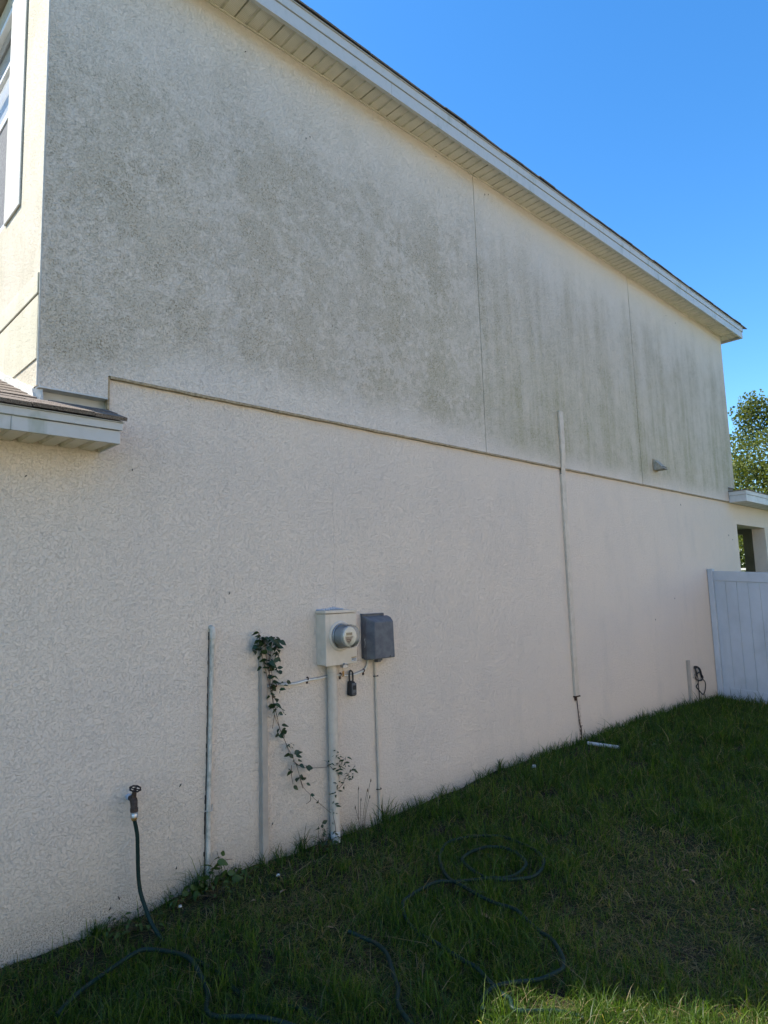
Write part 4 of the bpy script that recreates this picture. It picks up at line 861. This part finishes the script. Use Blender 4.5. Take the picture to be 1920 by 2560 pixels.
x, y = scatter(N, keepf); d = np.hypot(x-cx0, y-cy0); p_ = patch(x, y)
lush = np.clip((x-3.0)/2.5, 0, 1)
h = (rng.gamma(4.0, .25, N)*.060+.022)*(1-.40*p_)*(1+.25*lush)*(.75+.6*vnoise(x*6, y*6, 12))
h = np.where(y > -.10, h*.75, h)
wd = np.clip(.0021+.00042*d, .0026, .0065)*rng.uniform(.7, 1.4, N)
tint = np.clip(rng.normal(.36, .20, N)-.06*lush+.20*p_, 0, .66); dead = rng.uniform(0, 1, N) < (.08+.34*p_); tint = np.where(dead, rng.uniform(.72, 1, N), tint)
lean = np.clip(rng.gamma(2.2, .26, N), 0.05, 1.6)+dead*.5
blades(N, x, y, h, wd, lean, 'lawn_grass', mGrass, 'uneven green lawn grass along the foot of the wall', tint)
# thatch: dead stems lying almost flat between the green blades
N = 90000
x, y = scatter(N, lambda x, y: rng.uniform(0, 1, len(x)) < .3+.7*patch(x, y)*(y < -.02)); d = np.hypot(x-cx0, y-cy0)
tint = np.where(rng.uniform(0, 1, N) < .55, rng.uniform(.68, 1, N), rng.uniform(.1, .5, N))
blades(N, x, y, rng.uniform(.018, .05, N), np.clip(.0018+.0004*d, .0022, .006)*rng.uniform(.7, 1.3, N), rng.uniform(1.4, 2.6, N), 'grass_thatch', mGrass, 'dry thatch of dead stems lying between the blades', tint)
# taller tufts against the wall
X, Y, H, LN = [], [], [], []
for i, (tx, ty) in enumerate(TUFTS):
    n_ = 26 if i < 11 else 20; hh = (.24, .26, .20, .13, .13, .26, .22, .16, .16, .14, .12, .12, .16, .12, .12, .12, .12, .14, .14)[i]
    X.append(tx+rng.normal(0, .022, n_)); Y.append(np.minimum(ty+rng.normal(0, .02, n_), -.02)); H.append(hh*rng.uniform(.5, 1.1, n_)); LN.append(rng.uniform(.15, 1.0, n_))
for k in range(240):
    tx = rng.uniform(.3, 8.9); n_ = 7; X.append(tx+rng.normal(0, .02, n_)); Y.append(-np.abs(rng.normal(.04, .02, n_))-.012); H.append(rng.uniform(.05, .17)*rng.uniform(.6, 1.1, n_)); LN.append(rng.uniform(.2, 1.1, n_))
X, Y, H, LN = map(np.concatenate, (X, Y, H, LN))
blades(len(X), X, Y, H, rng.uniform(.003, .006, len(X)), LN, 'tall_grass', mGrass, 'taller tufts of grass standing against the stucco wall', np.clip(rng.normal(.30, .16, len(X)), 0, .75))
# seed stalks by the thick conduit
p = thing('seeding_weed', 'thin seeding weed stalks between the thick conduit and the thin one', 'plant', (2.2, -.05, -.01)); m = MB()
for (bx, tx, tz) in ((2.17, 2.165, .30), (2.19, 2.185, .22), (2.19, 2.25, .27), (2.2, 2.285, .33), (2.21, 2.27, .22), (2.2, 2.13, .18)):
    m.tube(catmull([(bx, -.05, -.03), ((bx+tx)/2-.004, -.052, tz*.5), (tx, -.056, tz)], 4), .0013, 4); m.tube([(tx, -.056, tz-.02), (tx+.001, -.057, tz-.008), (tx+.002, -.057, tz+.006)], [.001, .0042, .001], 5)
m.build('stalk', mWeedStem, p)

# ------------------------------------------------------------------ trees beyond the far end, garden wall
def tree(loc, H_, crown, n_clump, n_leaf, leafsz, label, seed, extra=(), c1=(0.05, 0.075, 0.016), c2=(0.14, 0.165, 0.045), group='trees beyond the far end of the house'):
    r_ = random.Random(seed); g = np.random.default_rng(seed)
    x, y, z = loc; t_ = thing('shade_tree', label, 'tree', loc, group)
    m = MB(); cx, cy, cz, rx, ry, rz = crown
    m.tube(catmull([(x, y, z-.2), (x+.1, y, z+H_*.18), (x-.05, y+.1, z+H_*.38), (cx, cy, cz)], 4), [.22-.012*i for i in range(13)], 10)
    cl = []
    for k in range(n_clump):
        while True:
            v = np.array([r_.uniform(-1, 1) for _ in range(3)]); L = np.linalg.norm(v)
            if .35 < L < 1: break
        f = 1+.22*math.sin(v[0]*5+seed)*math.cos(v[2]*6)
        c_ = np.array([cx, cy, cz])+v*np.array([rx, ry, rz])*f; cl.append(c_)
        if k % 3 == 0:
            a0 = np.array([x, y, z+H_*r_.uniform(.3, .5)]); mid_ = (a0+c_)/2+np.array([0, 0, -.3])
            m.tube(catmull([tuple(a0), tuple(mid_), tuple(c_)], 4), [.07-.0068*i for i in range(9)], 5)
    for e_ in extra:
        cl.append(np.array(e_)); m.tube([(cx, cy, cz+rz*.4), tuple(e_)], [.03, .008], 4)
    m.build('trunk', mBark, t_, smooth=True)
    n_clump = len(cl)
    cl = np.array(cl); idx = g.integers(0, n_clump, n_leaf); sz = g.uniform(.25, .62, n_clump)*min(rx, rz)*.34; sz[n_clump-len(extra):] = .19
    P = cl[idx]+np.clip(g.normal(0, 1, (n_leaf, 3)), -1.7, 1.7)*sz[idx][:, None]*np.array([1, 1, .75])
    a = g.normal(0, 1, (n_leaf, 3)); a /= np.linalg.norm(a, axis=1)[:, None]; b = np.cross(a, g.normal(0, 1, (n_leaf, 3))); b /= np.linalg.norm(b, axis=1)[:, None]
    L = leafsz*g.uniform(.6, 1.3, n_leaf)[:, None]
    V = np.stack([P-a*L*.5, P+b*L*.30, P+a*L*.5, P-b*L*.30], 1).reshape(-1, 3)
    me = bpy.data.meshes.new('crown'); me.vertices.add(len(V)); me.vertices.foreach_set('co', V.ravel().astype(np.float32))
    me.loops.add(len(V)); me.loops.foreach_set('vertex_index', np.arange(len(V), dtype=np.int32)); me.polygons.add(n_leaf); me.polygons.foreach_set('loop_start', np.arange(0, len(V), 4, dtype=np.int32)); me.update(calc_edges=True)
    at_ = me.attributes.new('tint', 'FLOAT', 'POINT'); at_.data.foreach_set('value', np.repeat(g.uniform(0, 1, n_leaf), 4).astype(np.float32))
    me.materials.append(tree_leaf(c1, c2)); o = bpy.data.objects.new('crown', me); S.collection.objects.link(o); adopt(o, t_)
def tree_leaf(c1, c2):
    t = NT('tree_leaf'); at = t.n('ShaderNodeAttribute', attribute_name='tint'); col = t.mix(at.outputs['Fac'], c1, c2); t.set(col, 0.55, 0.22)
    tl = t.n('ShaderNodeBsdfTranslucent'); t.l(t.mix(1.0, col, (1.6, 1.5, 0.5), 'MULTIPLY'), tl.inputs[0]); mx = t.n('ShaderNodeMixShader'); mx.inputs[0].default_value = .35
    t.l(t.b.outputs[0], mx.inputs[1]); t.l(tl.outputs[0], mx.inputs[2]); t.l(mx.outputs[0], t.out.inputs[0]); return t.m
tree((19.6, 1.2, 0), 6.6, (19.3, 1.0, 3.75, 2.4, 2.0, 2.6), 150, 52000, .085, 'broad evergreen tree rising behind the back porch roof', 3, [(18.6, 1.95, 6.55), (18.6, 1.93, 6.3), (18.5, 2.15, 6.2), (18.6, 2.05, 5.95), (18.7, 2.25, 5.7), (18.6, 2.2, 5.4), (18.6, 2.5, 4.9), (18.7, 2.6, 4.6), (18.6, 1.55, 6.3), (18.8, 1.6, 6.0)])
tree((22.5, 4.6, 0), 5, (22.5, 4.6, 2.9, 2.0, 1.8, 1.9), 70, 22000, .09, 'lower bushy tree glimpsed through the back porch opening', 5, (), (0.05, 0.09, 0.02), (0.14, 0.18, 0.05))
tree((24.5, -1.8, 0), 6.5, (24.5, -1.8, 3.8, 2.2, 2.0, 2.4), 70, 20000, .10, 'evergreen tree standing farther off past the fence', 9)
gw = thing('garden_wall', 'low beige garden wall far behind the back porch', 'wall', (20.5, 5, 0))
MB().box(20.4, 20.6, 1.2, 12, -.2, 2.02).build('wall', mBand, gw); MB().box(20.36, 20.64, 1.16, 12.04, 2.021, 2.08).build('coping', mWhiteAl, gw)

# unseen house assumed on the next lot, added to bounce warm sunlight
nh = thing('house', 'unseen cream house added across the side yard to bounce warm light', 'house', (4, -9, 0))
MB().box(-1.5, 11.5, -15, -7.2, -.6, 5.6).build('wall', mCasing if False else mLow, nh)
MB().add([(-1.9, -15.4, 5.6), (11.9, -15.4, 5.6), (11.9, -6.8, 5.6), (-1.9, -6.8, 5.6), (2.4, -11.1, 7.3), (7.6, -11.1, 7.3)], [(0, 1, 5, 4), (1, 2, 5), (2, 3, 4, 5), (3, 0, 4), (3, 2, 1, 0)]).build('roof', mShingle, nh)  # roof of the added unseen house
for xw in (1.5, 7.5):
    MB().box(xw, xw+.9, -7.22, -7.16, 3.6, 4.9).build('window', mFrameW, nh); MB().box(xw+.05, xw+.85, -7.155, -7.15, 3.65, 4.85).build('pane', mPane, nh)
